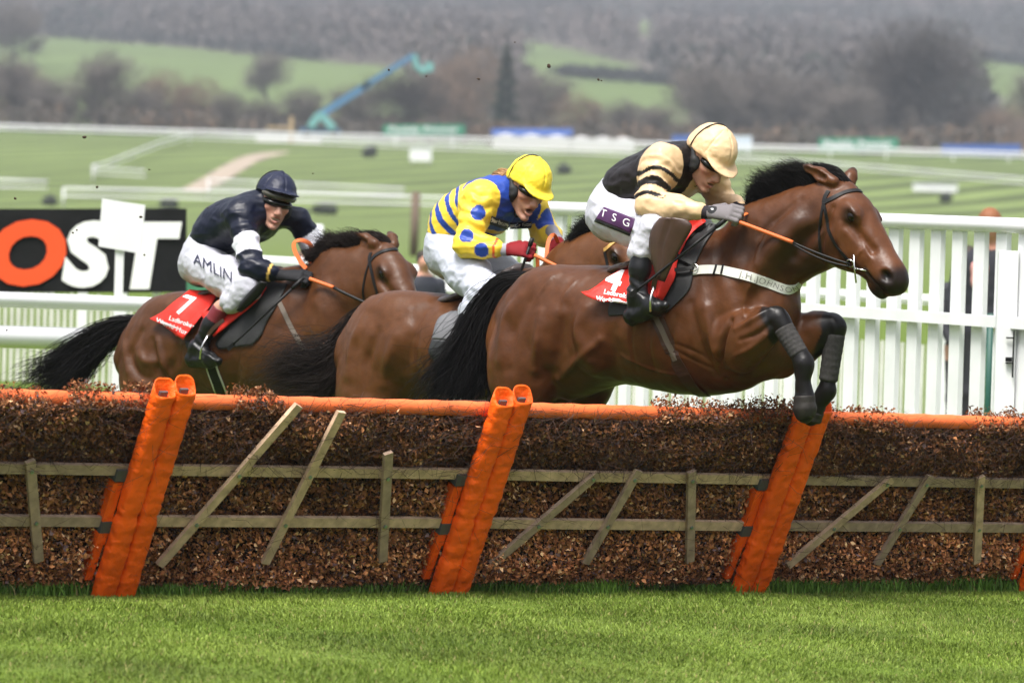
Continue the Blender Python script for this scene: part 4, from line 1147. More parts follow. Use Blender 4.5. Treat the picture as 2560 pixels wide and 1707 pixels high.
    S.loft([(J['seat'], .115, .150), (J['pelvis'], .120, .160), (J['waist'], .105, .150)], s_, n=6, k=.04)
    for sd in ('N', 'F'):
        h, kn, bc = J['hip' + sd], J['kn' + sd], J['bc' + sd]
        S.chain([h, h * .5 + kn * .5, kn], [th[0], (th[0] + th[1]) / 2 + .008, th[1]], .06)
        S.chain([kn, bc], [th[1], th[2]], .03)
    V, Q = S.mesh(1); N = vnormals(V, Q)
    V = wrinkle(V, N, .0065, sp['seed'] + 40, .07)
    d, t = segd(V, J['hipN'], J['knN']); V = V + N * (.0035 * sstep(.3, 1, t) * np.sin(t * 46 + 4 * fbm(V, .1, 8)))[:, None]
    bc_ = np.tile(np.array(sp.get('breech_col', (.72, .73, .78))), (len(V), 1)) * (1 + .04 * fbm(V, .1, 7))[:, None]
    breeches = mesh_obj('breeches', V, Q, BREECH, root, col=bc_); bb = bvh_of(V, Q)
    # ---------------- boots
    boots = []
    for sd in ('N', 'F'):
        bt, an, he, to = J['bt' + sd], J['an' + sd], J['heel' + sd], J['toe' + sd]
        lo, hi = bounds([bt, an, he, to], .09); S = SDF(lo, hi, .005)
        S.chain([bt, bt * .55 + an * .45, an], [.047, .050, .038], .02)
        S.chain([an, he], [.040, .033], .03); ball = he * .30 + to * .70 + np.array([0, 0, .006])
        S.chain([an, ball], [.040, .036], .03); S.chain([he, ball, to], [.031, .036, .022], .02)
        dn = (he + to) / 2 - an; dn = dn - (to - he) * (dn @ (to - he)) / ((to - he) @ (to - he)); dn /= np.linalg.norm(dn)
        S.chain([he + dn * .024, ball + dn * .026, to + dn * .012], [.020, .022, .014], .004)
        S.cut(bt, (bt - an) / np.linalg.norm(bt - an))
        V, Q = S.mesh(1); N = vnormals(V, Q)
        d, t = segd(V, bt, an); V = V + N * (.0035 * sstep(.45, .9, t) * np.sin(t * 34 + 3 * fbm(V, .08, 4)))[:, None]
        c = np.tile([.007, .007, .008], (len(V), 1))
        if 'boot_top' in sp:
            c0, f = sp['boot_top']; c[(t < f) & (segd(V, an, to)[0] > .05)] = c0
        boots.append(mesh_obj('boot', V, Q, BOOT, root, col=c))
    # ---------------- gloves
    for sd in ('N', 'F'):
        W, K = J['wr' + sd], J['kk' + sd]; g = sp['glove']
        lo, hi = bounds([W, K], .12); S = SDF(lo, hi, .0036)
        f = (K - W) / np.linalg.norm(K - W)
        back = np.array(g.get('back' + sd, (0, -.45, .85))); side = -s_ if sd == 'N' else s_
        make_hand(S, W, K, back, side, 1.15)
        S.cone(W - f * .06, W + f * .012, .034, .030, .012)
        V, Q = S.mesh(1)
        c = np.tile(np.array(g['col']), (len(V), 1)); t = (V - W) @ f
        c[t < g.get('cuff_at', .012)] = g['cuff']
        if 'pad' in g and sd == 'N':      # dark closing tab with a pale stud on the back of the glove
            bk = back - f * (back @ f); bk /= np.linalg.norm(bk); pc = W + f * .034 + bk * .024; rr = np.linalg.norm(V - pc, axis=1)
            c[rr < .024] = g['pad']; c[rr < .0065] = [.6, .6, .6]
        mesh_obj('glove', V, Q, GLOVE, root, col=c)
    # ---------------- helmet with silk cover
    lo, hi = bounds([L(.2, 0, 0), L(-.15, 0, 0), L(0, .13, 0), L(0, -.13, 0), L(0, 0, .18), L(0, 0, -.08)], .03)
    S = SDF(lo, hi, .0046)
    S.ell(L(-.008, 0, .048), np.array((.126, .101, .110)) * hz, HM, .01)
    S.cut(L(.03, 0, sp.get('brim', .022)), -(HM @ np.array([-.12, 0, .993])))
    S.ell(L(-.068, 0, .016), np.array((.060, .080, .052)) * hz, HM, .03)
    S.cut(L(.0, 0, -.034), -HM[:, 2])
    pk = sp.get('peak', (.114, .034, .26)); pa = pk[2]
    PM = np.stack([HM[:, 0] * math.cos(pa) - HM[:, 2] * math.sin(pa), HM[:, 1], HM[:, 2] * math.cos(pa) + HM[:, 0] * math.sin(pa)], 1)
    S.ell(L(pk[0] - .030, 0, pk[1]), np.array((.088, .088, .0105)) * hz, PM, .018)
    S.ell(L(.03, 0, -.022), np.array((.118, .088, .046)) * hz, HM, .006, -1)
    S.ell(L(-.01, 0, .158), np.array((.012, .012, .007)) * hz, HM, .01)
    V, Q = S.mesh(1); N = vnormals(V, Q); lh = (V - C) @ HM / hz
    V = wrinkle(V, N, .0036, sp['seed'] + 3, .05)
    ang = np.arctan2(lh[:, 1], lh[:, 0] + .008); up = sstep(.03, .08, lh[:, 2])
    seam = np.exp(-(np.abs(((ang / (math.pi / 3)) + .5) % 1 - .5) / .045) ** 2) * up
    V = V - N * (.0040 * seam)[:, None]
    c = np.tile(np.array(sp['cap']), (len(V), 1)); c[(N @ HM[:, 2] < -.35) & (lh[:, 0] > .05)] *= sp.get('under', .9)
    helmet = mesh_obj('helmet', V, Q, CAPM, root, col=c)
    # ---------------- goggles, ear cover, chin strap
    gl = SDF(*bounds([L(.03, 0, 0), L(.13, 0, 0), L(.06, .09, 0), L(.06, -.09, 0)], .05), .0036)
    gl.ell(L(.052, 0, .004), np.array((.066, .082, .029)) * hz, HM, .005)
    gl.ell(L(.036, 0, .004), np.array((.064, .070, .05)) * hz, HM, .004, -1)
    gl.cut(L(.030, 0, 0), -HM[:, 0]); gl.ell(L(.118, 0, -.030), np.array((.022, .012, .018)) * hz, HM, .006, -1)
    V, Q = gl.mesh(1); mesh_obj('goggles', V, Q, LENS, root)
    if sp.get('raised'):
        gl = SDF(*bounds([L(.03, 0, 0), L(.16, 0, .05), L(.06, .11, 0), L(.06, -.11, 0)], .05), .0040)
        gl.ell(L(.040, 0, .042), np.array((.092, .096, .034)) * hz, HM, .005)
        gl.ell(L(.026, 0, .042), np.array((.090, .088, .06)) * hz, HM, .004, -1); gl.cut(L(.036, 0, 0), -HM[:, 0])
        V, Q = gl.mesh(1); mesh_obj('raised_goggles', V, Q, GOGGLE, root)
    for y in (-1, 1):
        e = SDF(*bounds([L(-.04, y * .08, .02), L(.03, y * .08, -.07)], .05), .0045)
        e.ell(L(.016, y * .076, -.036), np.array((.026, .016, .036)) * hz, HM, .01)
        e.chain([L(-.030, y * .090, .012), L(.008, y * .086, -.020), L(.022, y * .080, -.045), L(.020, y * .068, -.080)], [.010, .016, .018, .010], .012)
        V, Q = e.mesh(1); mesh_obj('ear_guard', V, Q, STRAPB, root)
    st = MB(); pp = [L(.018, y * (.072 if abs(y) == 1 else .05), z) for y, z in ((-1, -.07), (-.8, -.105), (0, -.142 - op), (.8, -.105), (1, -.07))]
    st.strap(spline(pp, 16), [-HM[:, 2]] * 16, .014 * hz, .003); st.build('chin_strap', STRAPB, root)
    bd = MB(); pp = [L(-.050, .0975 * math.cos(a), .048 + .1065 * math.sin(a)) for a in np.linspace(-.30, math.pi + .30, 40)]
    bd.tube(pp, .0032 * hz, 6); bd.build('helmet_strap', STRAPB, root)
    return dict(root=root, J=J, L=L, HM=HM, C=C, silks=silks, bs=bs, breeches=breeches, bb=bb, helmet=helmet)

# ---- leading rider: black body, tan sleeves with black hoops, tan cap
TAN = np.array([.68, .47, .27]); DARK = np.array([.011, .008, .008])
def silks1(V, J, ar, bv):
    c = np.tile(DARK, (len(V), 1))
    d1, t1 = segd(V, J['shN'], J['elN']); d2, t2 = segd(V, J['elN'], J['wrN'])
    dt = segd(V, J['mid'] * .45 + J['chest'] * .55, J['chest'] * .6 + J['neckb'] * .4)[0]
    n1 = (d1 - ar[0] < .035) | (d2 - ar[1] < .03)
    inn = (V - J['shN']) @ P1.s                 # outwards from the shoulder joint
    arm = n1 & ((inn > -.045) | (d2 - ar[1] < .03))
    c[arm] = TAN
    tt = (V - J['shN']) @ (J['elN'] - J['shN']) / ((J['elN'] - J['shN']) @ (J['elN'] - J['shN']))
    wob = .05 * np.sin(((V - J['shN']) @ P1.u) * 30) + .03 * vnoise(V, .05, 3)
    w = tt + wob
    band = ((w > .29) & (w < .385)) | ((w > .53) & (w < .69)) | ((w > .85) & (w < .94))
    c[arm & band & (d1 - ar[0] < .035) & ~((d2 - ar[1] < -.01) & (t2 > .12))] = DARK
    d3, t3 = segd(V, J['shF'], J['elF']); d4, t4 = segd(V, J['elF'], J['wrF'])
    farm = ((d3 - ar[0] < .03) | (d4 - ar[1] < .03)) & (((V - J['shF']) @ P1.s) < .05)
    c[farm] = TAN; c[farm & (t3 > .42) & (t3 < .80) & (d3 < d4)] = DARK
    f = (V - J['chest']) @ P1.u; c[(~arm) & (f > .07) & ((V - J['chest']) @ P1.s < .05) & (V[:, 2] < J['chest'][2] + .05)] = TAN
    return c
K1 = h1['q']
R1 = make_rider(dict(q=K1, plane=P1, seed=5, label='rider crouched over the leading horse in black silks with tan hooped sleeves and tan cap',
    j=dict(pelvis=(1556, 508), seat=(1530, 545), waist=(1576, 472), mid=(1606, 462), chest=(1672, 432), neckb=(1716, 404),
           shN=(1654, 402, .17), elN=(1622, 512, .27), wrN=(1768, 531, .25), kkN=(1828, 532, .24), shF=(1775, 425, -.17), elF=(1806, 512, -.26), wrF=(1866, 528, -.10), kkF=(1912, 540, -.08),
           hipN=(1540, 548, .12), knN=(1640, 572, .27), bcN=(1604, 630, .30), btN=(1606, 618, .31), anN=(1592, 738, .33), heelN=(1578, 792, .33), toeN=(1664, 762, .36),
           hipF=(1575, 548, -.12), knF=(1745, 585, -.27), bcF=(1735, 640, -.31), btF=(1735, 625, -.31), anF=(1725, 745, -.33), heelF=(1716, 785, -.33), toeF=(1785, 765, -.36)),
    torso=[('waist', .118, .160), ('mid', .128, .172), ('chest', .130, .185), ('neckb', .085, .105)],
    head=dict(c=(1772, 394, .0), rot=(R(52), R(36), R(8)), size=1.04), cap=(.72, .50, .29), silks=silks1, mouth=.006,
    glove=dict(pad=(.02, .02, .022), col=(.165, .150, .155), cuff=(.018, .014, .018), cuff_at=.012, backN=(-.1, -.75, .6), backF=(0, .2, 1)), breech_col=(.50, .50, .56)))
# ---- middle rider: yellow and blue
YEL = np.array([.86, .60, .055]); BLU = np.array([.022, .060, .33])
def silks2(V, J, ar, bv):
    d1, t1 = segd(V, J['shN'], J['elN']); d2, t2 = segd(V, J['elN'], J['wrN'])
    d3, t3 = segd(V, J['shF'], J['elF']); d4, t4 = segd(V, J['elF'], J['wrF'])
    ax = J['neckb'] - J['waist']; a = (V - J['waist']) @ ax / (ax @ ax)
    a = a + .05 * vnoise(V, .12, 5)
    c = np.where((((a * 5.6 + .25) % 1) < .44)[:, None], BLU, YEL)
    c[a > .66] = BLU
    inn = (V - J['shN']) @ P2.s
    arm = ((d1 - ar[0] < .035) & (inn > -.035)) | (d2 - ar[1] < .03)
    arm |= ((d3 - ar[0] < .035) & ((V - J['shF']) @ P2.s < .04)) | (d4 - ar[1] < .03)
    c[arm] = YEL
    for p in sp2_spots:
        q_, _n = hit(bv, p[0], p[1])
        if q_ is not None: c[arm & (np.linalg.norm(V - q_, axis=1) < p[3])] = BLU
    w = J['wrN']; f = (w - J['elN']) / np.linalg.norm(w - J['elN']); t = (V - w) @ f
    c[(d2 < .08) & (t > -.052) & (t < -.036)] = [.72, .10, .02]
    return c
K2 = h2['q']
sp2_spots = [(1196, 531, .30, .041), (1166, 590, .33, .037), (1204, 626, .31, .038), (1215, 500, .2, .001), (1370, 545, -.20, .05), (1396, 588, -.22, .045), (1352, 560, -.1, .03)]
R2 = make_rider(dict(q=K2, plane=P2, seed=8, label='shouting rider in yellow and blue spotted silks with yellow cap, on the middle horse',
    j=dict(pelvis=(1134, 615), seat=(1126, 642), waist=(1136, 580), mid=(1160, 545), chest=(1228, 512), neckb=(1268, 482),
           shN=(1200, 496, .17), elN=(1168, 610, .27), wrN=(1262, 624, .22), kkN=(1312, 624, .19), shF=(1335, 520, -.17), elF=(1362, 585, -.24), wrF=(1390, 598, -.10), kkF=(1408, 634, -.06),
           hipN=(1130, 640, .12), knN=(1212, 725, .27), bcN=(1180, 775, .30), btN=(1180, 765, .31), anN=(1140, 880, .33), heelN=(1128, 925, .33), toeN=(1205, 905, .36),
           hipF=(1160, 640, -.12), knF=(1290, 700, -.27), bcF=(1275, 760, -.31), btF=(1275, 745, -.31), anF=(1250, 870, -.33), heelF=(1240, 905, -.33), toeF=(1305, 890, -.36)),
    torso=[('waist', .118, .160), ('mid', .132, .172), ('chest', .132, .185), ('neckb', .085, .105)],
    head=dict(c=(1318, 468, .0), rot=(R(57), R(26), R(10)), size=1.03), cap=(.88, .66, .045), silks=silks2, mouth=.017,
    glove=dict(col=(.20, .008, .012), cuff=(.30, .29, .33), cuff_at=.014, backN=(-.1, -.75, .6), backF=(.3, -.9, .2)), breech_col=(.48, .50, .58)))
hv, hf = hair([np.array([R2['L'](-.105, y, -.005 + z), R2['L'](-.150, y * 1.1, -.020 + z), R2['L'](-.165, y * .9, -.055 + z), R2['L'](-.14, y * .6, -.090 + z)]) for y, z in ((-.06, 0), (0, .02), (.06, .02), (.088, -.01))], 900, (.012, .02), .0022, wild=.02, seed=51)
mesh_obj('hair', hv, hf, HAIRB, R2['root'])
# ---- last rider: navy with white armbands
NAVY = np.array([.004, .006, .017]); WHI = np.array([.74, .74, .82])
def silks3(V, J, ar, bv):
    c = np.tile(NAVY, (len(V), 1))
    for a, b, e in (('shN', 'elN', 1), ('shF', 'elF', -1)):
        d, t = segd(V, J[a], J[b]); inn = (V - J[a]) @ P3.s * e
        tt = t + .02 * vnoise(V, .06, 4)
        c[(d - ar[0] < .035) & (inn > -.03) & (tt > .44) & (tt < .78)] = WHI
    w = J['wrN']; f = (w - J['elN']) / np.linalg.norm(w - J['elN']); t = (V - w) @ f
    c[(segd(V, J['elN'], w)[0] < .08) & (t > -.058) & (t < -.045)] = [.70, .45, .12]
    return c
K3 = h3['q']
R3 = make_rider(dict(q=K3, plane=P3, seed=12, label='grimacing rider in navy silks with white armbands and navy cap, on the last horse',
    j=dict(pelvis=(522, 640), seat=(505, 665), waist=(535, 600), mid=(562, 570), chest=(630, 545), neckb=(668, 515),
           shN=(600, 540, .17), elN=(630, 668, .27), wrN=(700, 688, .22), kkN=(754, 690, .19), shF=(745, 550, -.17), elF=(790, 622, -.26), wrF=(805, 672, -.12), kkF=(808, 712, -.10),
           hipN=(512, 665, .12), knN=(616, 720, .27), bcN=(580, 752, .30), btN=(552, 770, .31), anN=(495, 868, .33), heelN=(478, 898, .33), toeN=(548, 902, .36),
           hipF=(550, 665, -.12), knF=(700, 740, -.27), bcF=(690, 790, -.31), btF=(690, 775, -.31), anF=(660, 880, -.33), heelF=(650, 910, -.33), toeF=(710, 900, -.36)),
    torso=[('waist', .112, .160), ('mid', .128, .172), ('chest', .130, .185), ('neckb', .085, .105)],
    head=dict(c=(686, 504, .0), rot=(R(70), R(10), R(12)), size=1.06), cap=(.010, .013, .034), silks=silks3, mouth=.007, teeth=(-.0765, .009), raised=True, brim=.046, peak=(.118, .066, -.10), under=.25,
    glove=dict(col=(.012, .012, .014), cuff=(.010, .010, .012), backN=(-.1, -.6, .75), backF=(.3, -.8, .3)), boot_top=((.16, .022, .030), .30), breech_col=(.47, .47, .53)))
# ================================================================== saddles, bridles, number cloths, whips
RED = mat('red_number_cloth', (.62, .022, .012), rough=.55, spec=.3, noise=(9, .12), bump=(24, .5, .010))
PADB = mat('black_saddle_pad', (.016, .016, .017), rough=.6, bump=(60, .4, .004))
PADG = mat('grey_saddle_pad', (.13, .13, .14), rough=.6, bump=(60, .3, .004))
PADG2 = mat('dark_grey_saddle_pad', (.028, .029, .032), rough=.5, bump=(60, .3, .004))
FELT = mat('white_webbing', (.60, .60, .55), rough=.8, noise=(20, .08), bump=(90, .3, .002))
PURPLE = mat('purple_patch', (.060, .012, .075), rough=.6)
STRAPBR = mat('brown_strap', (.045, .020, .013), rough=.45, spec=.45)
STRAPGR = mat('grey_brown_strap', (.12, .095, .075), rough=.6)

def patch(name, bvh, left, right, m, parent, off=.012, nu=14, nv=18, offfn=None, fall=None, th=.004, wav=0.0, seed=1):
    """a sheet of cloth or leather laid on a surface between two edge lines given in photograph pixels"""
    A = spline(left, nv); B = spline(right, nv); P = []; N = []
    for j in range(nv):
        for i in range(nu):
            u = i / (nu - 1); p = A[j] * (1 - u) + B[j] * u
            l, n = hit(bvh, *p) if bvh is not None else (None, None)
            if l is None and fall is not None: l, n = fall(*p), np.array([-.5, -.84, .2])
            P.append(l); N.append(n)
    good = [i for i in range(len(P)) if P[i] is not None]
    for i in range(len(P)):
        if P[i] is None:
            k = min(good, key=lambda g: abs(g - i) % nu + abs(g // nu - i // nu) * 3)
            d = ray(*(A[i // nu] * (1 - (i % nu) / (nu - 1)) + B[i // nu] * ((i % nu) / (nu - 1))))
            P[i] = CAM + d * (np.linalg.norm(P[k] - CAM) / np.linalg.norm(d)); N[i] = N[k]
    P = np.array(P); N = np.array(N)
    G = N.reshape(nv, nu, 3).copy()
    for _ in range(4):
        G[1:-1, 1:-1] = (G[:-2, 1:-1] + G[2:, 1:-1] + G[1:-1, :-2] + G[1:-1, 2:] + G[1:-1, 1:-1]) / 5
    N = G.reshape(-1, 3); N /= np.linalg.norm(N, axis=1)[:, None]
    uu = np.tile(np.linspace(0, 1, nu), nv); vv = np.repeat(np.linspace(0, 1, nv), nu)
    o = off + (offfn(uu, vv) if offfn else 0) + wav * fbm(P, .10, seed)
    F0 = P + N * o[:, None]; F1 = F0 - N * th
    V = np.vstack([F0, F1]); n = nu * nv; Q = []
    for j in range(nv - 1):
        for i in range(nu - 1):
            a = j * nu + i; Q.append((a, a + 1, a + nu + 1, a + nu)); Q.append((n + a, n + a + nu, n + a + nu + 1, n + a + 1))
    rim = [i for i in range(nu)] + [j * nu + nu - 1 for j in range(1, nv)] + [(nv - 1) * nu + i for i in range(nu - 2, -1, -1)] + [j * nu for j in range(nv - 2, 0, -1)]
    for k in range(len(rim)):
        a, b = rim[k], rim[(k + 1) % len(rim)]; Q.append((a, n + a, n + b, b))
    Q = np.array(Q)
    return mesh_obj(name, V, Q, m, parent), bvh_of(V, Q)
def unit(a, b): v = np.array(b, float) - np.array(a, float); return v / np.linalg.norm(v)
def perp(r): return np.array([r[1], -r[0]])       # picture 'up' for a picture direction
def surf_strap(name, bvh, px, w, m, parent, n=40, off=.002, th=.004):
    p, nn = surf_path(bvh, px, n, off); mb = MB(); mb.strap(p, nn, w, th); return mb.build(name, m, parent, smooth=False)
def rein(name, a, b, r, m, parent, sag=.0, flat=False):
    mb = MB(); a, b = np.array(a), np.array(b)
    pts = [a + (b - a) * t - np.array([0, 0, sag * 4 * t * (1 - t)]) for t in np.linspace(0, 1, 14)]
    mb.tube(pts, r, 8); return mb.build(name, m, parent, smooth=True)
def stirrup_at(root, q, foot, top, o0, o1):
    """iron arch round the ball of the foot with its tread, and the leather above"""
    fx, fy = foot; tx, ty = top; om = (o0 + o1) / 2; mb = MB()
    pts = [q(fx, fy, o0), q(fx + (tx - fx) * .45 - 3, fy + (ty - fy) * .5, o0 - .004), q(tx, ty + 4, om - .025), q(tx, ty, om), q(tx, ty + 4, om + .025), q(fx + (tx - fx) * .45 - 3, fy + (ty - fy) * .5, o1 + .004), q(fx, fy, o1)]
    mb.tube(spline(pts, 40), .0058, 8, col=(1, 1, 1)); mb.tube([q(fx, fy, o0), q(fx, fy, o1)], .007, 8)
    return mb.build('stirrup', STEEL, root, smooth=True)

# ---------------------------------------------------------------- leading horse
b1, q1 = h1['bvh'], K1
sd = thing('saddle', 'small dark brown race saddle on the leading horse, black pad, grey and brown girth', 'saddle', q1(1650, 600))
S = SDF(*bounds([q1(1540, 660), q1(1780, 560)], .25), .007)
S.loft([(q1(1552, 676), .026, .12), (q1(1600, 664), .024, .15), (q1(1680, 634), .024, .15), (q1(1748, 590), .030, .10)], P1.s, n=12, k=.02)
V_, Q_ = S.mesh(1); mesh_obj('seat', V_, Q_, BROWN_LEATHER, sd)
for s_ in (1, -1):
    if s_ > 0:
        f1 = lambda x, y: q1(x, y, .375)
        patch('flap', None, [(1648, 545), (1629, 572), (1622, 612), (1630, 655), (1643, 700)], [(1716, 548), (1727, 568), (1704, 610), (1683, 650), (1659, 704)], BROWN_LEATHER, sd, off=0, fall=f1, th=.012, offfn=lambda u, v: .030 * np.sin(np.pi * u) * (1 - .5 * v) - .012 * np.exp(-((u - .46) / .05) ** 2))
    else:
        mm = np.array([q1(x, y, -.33) for x, y in ((1700, 575), (1790, 575), (1735, 690), (1690, 690))]); V_ = np.vstack([mm, mm + P1.s * .02])
        mesh_obj('flap', V_, [(0, 1, 2, 3), (7, 6, 5, 4), (0, 4, 5, 1), (1, 5, 6, 2), (2, 6, 7, 3), (3, 7, 4, 0)], BROWN_LEATHER, sd, smooth=False)
patch('saddle_pad', b1, [(1735, 560), (1690, 600), (1660, 680), (1645, 760), (1640, 780)], [(1798, 566), (1764, 612), (1738, 668), (1722, 728), (1668, 782)], PADB, sd, off=.010)
patch('saddle_pad', b1, [(1530, 752), (1522, 775), (1524, 790)], [(1610, 752), (1606, 776), (1580, 786)], PADB, sd, off=.008, nv=8)
surf_strap('girth', b1, [(1628, 770), (1652, 815), (1680, 880), (1712, 940), (1742, 976), (1768, 992)], .062, STRAPBR, sd, off=.003)
surf_strap('girth_elastic', b1, [(1632, 778), (1655, 822), (1675, 868), (1690, 900)], .026, STRAPGR, sd, off=.008, th=.003)
stirrup_at(sd, q1, (1626, 776), (1634, 716), .315, .415)
m_ = MB(); m_.strap(spline([q1(1640, 690, .395), q1(1637, 705, .39), q1(1634, 722, .375)], 8), [P1.s] * 8, .026, .005); m_.build('stirrup_leather', STRAPBR, sd)

nc_ = thing('number_cloth', 'red number cloth with a white four, flapping behind the boot of the leading rider', 'number cloth', q1(1560, 720))
o_, bc1 = patch('cloth', b1, [(1560, 676), (1532, 700), (1508, 728), (1470, 757)], [(1652, 668), (1650, 700), (1646, 735), (1640, 768)], RED, nc_, off=.018, wav=.006, nv=22,
    offfn=lambda u, v: .075 * (v ** 2) * (1 - u) ** 1.3 + .012 * np.sin(u * 9 + v * 3) * v)
patch('cloth_front', b1, [(1752, 548), (1704, 580), (1668, 640), (1655, 700), (1648, 752)], [(1772, 566), (1730, 604), (1700, 660), (1692, 705), (1662, 756)], RED, nc_, off=.030, wav=.004, offfn=lambda u, v: .03 * np.sin(np.pi * u))
ri = unit((1500, 690), (1560, 712)); up = np.array([.40, -.92])
text_on(bc1, '4', (1536, 702), ri * 1.0, up, 76, INK_W, nc_, bold=.035, off=.003)
text_on(bc1, 'Ladbrokes', (1545, 737), unit((1500, 728), (1570, 742)), np.array([.25, -.97]), 17, INK_W, nc_, bold=.02, off=.003)
text_on(bc1, 'World Hurdle', (1536, 753), unit((1500, 748), (1570, 758)), np.array([.25, -.97]), 16, INK_W, nc_, bold=.02, off=.003)

bg_ = thing('breast_girth', 'white webbing breast girth with handwritten letters across the chest of the leading horse', 'breast girth', q1(1860, 690))
path = [(1722, 680), (1760, 675), (1806, 677), (1860, 688), (1909, 703), (1940, 716), (1968, 724), (1986, 719), (1995, 714)]
p_, n_ = surf_path(b1, path, 60, .004)
far = list(p_); nn2 = list(n_)
HC1 = h1['torso'][-1][0]
for a in np.linspace(.1, 2.9, 18):     # round the front of the chest to the far side
    d = P1.u * math.cos(a - .6) - P1.s * math.sin(a - .6); c = np.array([HC1[0], HC1[1], p_[-1][2] + .02 * a]) - P1.u * .1
    l, n, _, _ = b1.ray_cast(Vector(c + d * .42), Vector(-d))
    if l is not None and np.linalg.norm(np.array(l) - far[-1]) < .09: far.append(np.array(l) + np.array(n) * .004); nn2.append(np.array(n))
far = np.array(far); nn2 = np.array(nn2)
for _ in range(6): far[50:-1] = (far[49:-2] + 2 * far[50:-1] + far[51:]) / 4; nn2[1:-1] = (nn2[:-2] + nn2[1:-1] + nn2[2:]) / 3
nn2 /= np.linalg.norm(nn2, axis=1)[:, None]
m_ = MB(); m_.strap(far, nn2, .044, .005); web = m_.build('webbing', FELT, bg_)
for x in (1790, 1808):
    surf_strap('dark_stripe', b1, [(x - 3, 687), (x + 3, 664)], .011, BLACK_LEATHER, bg_, n=8, off=.010, th=.002)
arc = spline([(1842, 684), (1880, 694), (1909, 703), (1940, 716), (1968, 724), (1990, 718), (2002, 708)], 200); sl = np.r_[0, np.cumsum(np.linalg.norm(np.diff(arc, axis=0), axis=1))]
def wj(x, y):
    s = np.clip(sl[-1] / 2 + x, 0, sl[-1]); c = np.array([np.interp(s, sl, arc[:, 0]), np.interp(s, sl, arc[:, 1])]); c2 = np.array([np.interp(min(s + 3, sl[-1]), sl, arc[:, 0]), np.interp(min(s + 3, sl[-1]), sl, arc[:, 1])]); c1 = np.array([np.interp(max(s - 3, 0), sl, arc[:, 0]), np.interp(max(s - 3, 0), sl, arc[:, 1])])
    d = c2 - c1; d /= np.linalg.norm(d); return c + y * np.array([d[1], -d[0]])
text_on(b1, 'J.H.JOHNSON', (0, 0), None, None, 22, mat('faint_ink', (.16, .15, .14), rough=.8), bg_, off=.011, warp=wj, spacing=1.15, bold=-.012)
for a, b_ in (((1736, 676), (1660, 682)), ((1738, 668), (1690, 640))):
    surf_strap('strap', b1, [a, ((a[0] + b_[0]) / 2, (a[1] + b_[1]) / 2 + 2), b_], .018, BLACK_LEATHER, bg_, n=16, off=.03)
l, n = hit(b1, 1738, 674); m_ = MB()
a_ = np.cross(n, [0, 0, 1.0]); a_ /= np.linalg.norm(a_); b_ = np.cross(n, a_)
m_.tube([l + n * .02 + .018 * (math.cos(t) * a_ + math.sin(t) * b_) for t in np.linspace(0, 2 * math.pi, 22)], .0035, 6); m_.build('ring', STEEL, bg_, smooth=True)

def bit_ring(root, c, n, r=.022):
    a_ = np.cross(n, [0, 0, 1.0]); a_ /= np.linalg.norm(a_); b_ = np.cross(n, a_); m_ = MB()
    m_.tube([c + r * (math.cos(t) * a_ + math.sin(t) * b_) for t in np.linspace(0, 2 * math.pi, 24)], .0035, 6); return m_.build('bit_ring', STEEL, root, smooth=True)
br = thing('bridle', 'black bridle with silver bit and orange gripped rein on the leading horse', 'bridle', q1(2070, 560))
surf_strap('headpiece', b1, [(2072, 478), (2064, 492), (2060, 508)], .020, BLACK_LEATHER, br, n=12)
surf_strap('browband', b1, [(2058, 508), (2082, 496), (2112, 482), (2140, 477), (2160, 482)], .020, BLACK_LEATHER, br)
surf_strap('cheekpiece', b1, [(2060, 508), (2067, 545), (2074, 580), (2090, 612), (2112, 640), (2126, 654)], .014, BLACK_LEATHER, br)
surf_strap('throatlash', b1, [(2059, 510), (2052, 550), (2049, 590), (2050, 622), (2056, 640)], .012, BLACK_LEATHER, br)
l0, n0 = hit(b1, 2128, 656)
if l0 is None: l0, n0 = h1['Lh'](.43, .055, -.08), h1['HM'][:, 1]
bit_ring(br, l0 + n0 * .010, n0, .018)
m_ = MB(); c0 = l0 + n0 * .014; m_.tube([c0 + (q1(2138, 634) - q1(2128, 656)), c0 + (q1(2140, 668) - q1(2128, 656)), c0 + (q1(2144, 704) - q1(2128, 656))], .0042, 8); m_.build('bit_cheek', STEEL, br, smooth=True)
l2, n2 = hit(b1, 2168, 676)
if l2 is not None: m_ = MB(); m_.tube([c0 + (q1(2142, 668) - q1(2128, 656)), l2 + n2 * .004], .0042, 8); m_.build('mouthpiece', STEEL, br, smooth=True)
A_ = q1(1842, 553, .235); B_ = l0 + n0 * .016; C_ = A_ + (B_ - A_) * .50
rein('rein_grip', A_, C_, .0095, ORANGE_GRIP, br); rein('rein', C_, B_, .0052, BLACK_LEATHER, br, .006)
rein('rein', C_ + [0, 0, -.008], B_ + [0, 0, -.012], .0045, BLACK_LEATHER, br, .016)
A2 = q1(1905, 538, -.10); A3 = q1(1848, 545, .19)
m_ = MB(); m_.strap(spline([A3, q1(1876, 532, .08), A2], 12), [np.array([0, -.5, .86])] * 12, .016, .004); m_.build('rein_grip', ORANGE_GRIP, br)
def whip(label, a, b, q, o=None):
    t = thing('whip', label, 'whip', a); m_ = MB(); a, b = np.array(a), np.array(b)
    m_.tube([a - (b - a) * .12, a + (b - a) * .02, a + (b - a) * .05], [.011, .012, .009], 10); m_.build('handle', BLACK_LEATHER, t, smooth=True)
    m_ = MB(); m_.tube([a + (b - a) * x for x in (.05, .4, .8, .92)], [.0085, .007, .006, .005], 8); m_.build('shaft', BLACK_LEATHER, t, smooth=True)
    m_ = MB(); d = (b - a) / np.linalg.norm(b - a); m_.bar(a + (b - a) * .90, b, .022, .005, np.cross(d, [0.0, -1, 0])); m_.build('flap', BLACK_LEATHER, t)
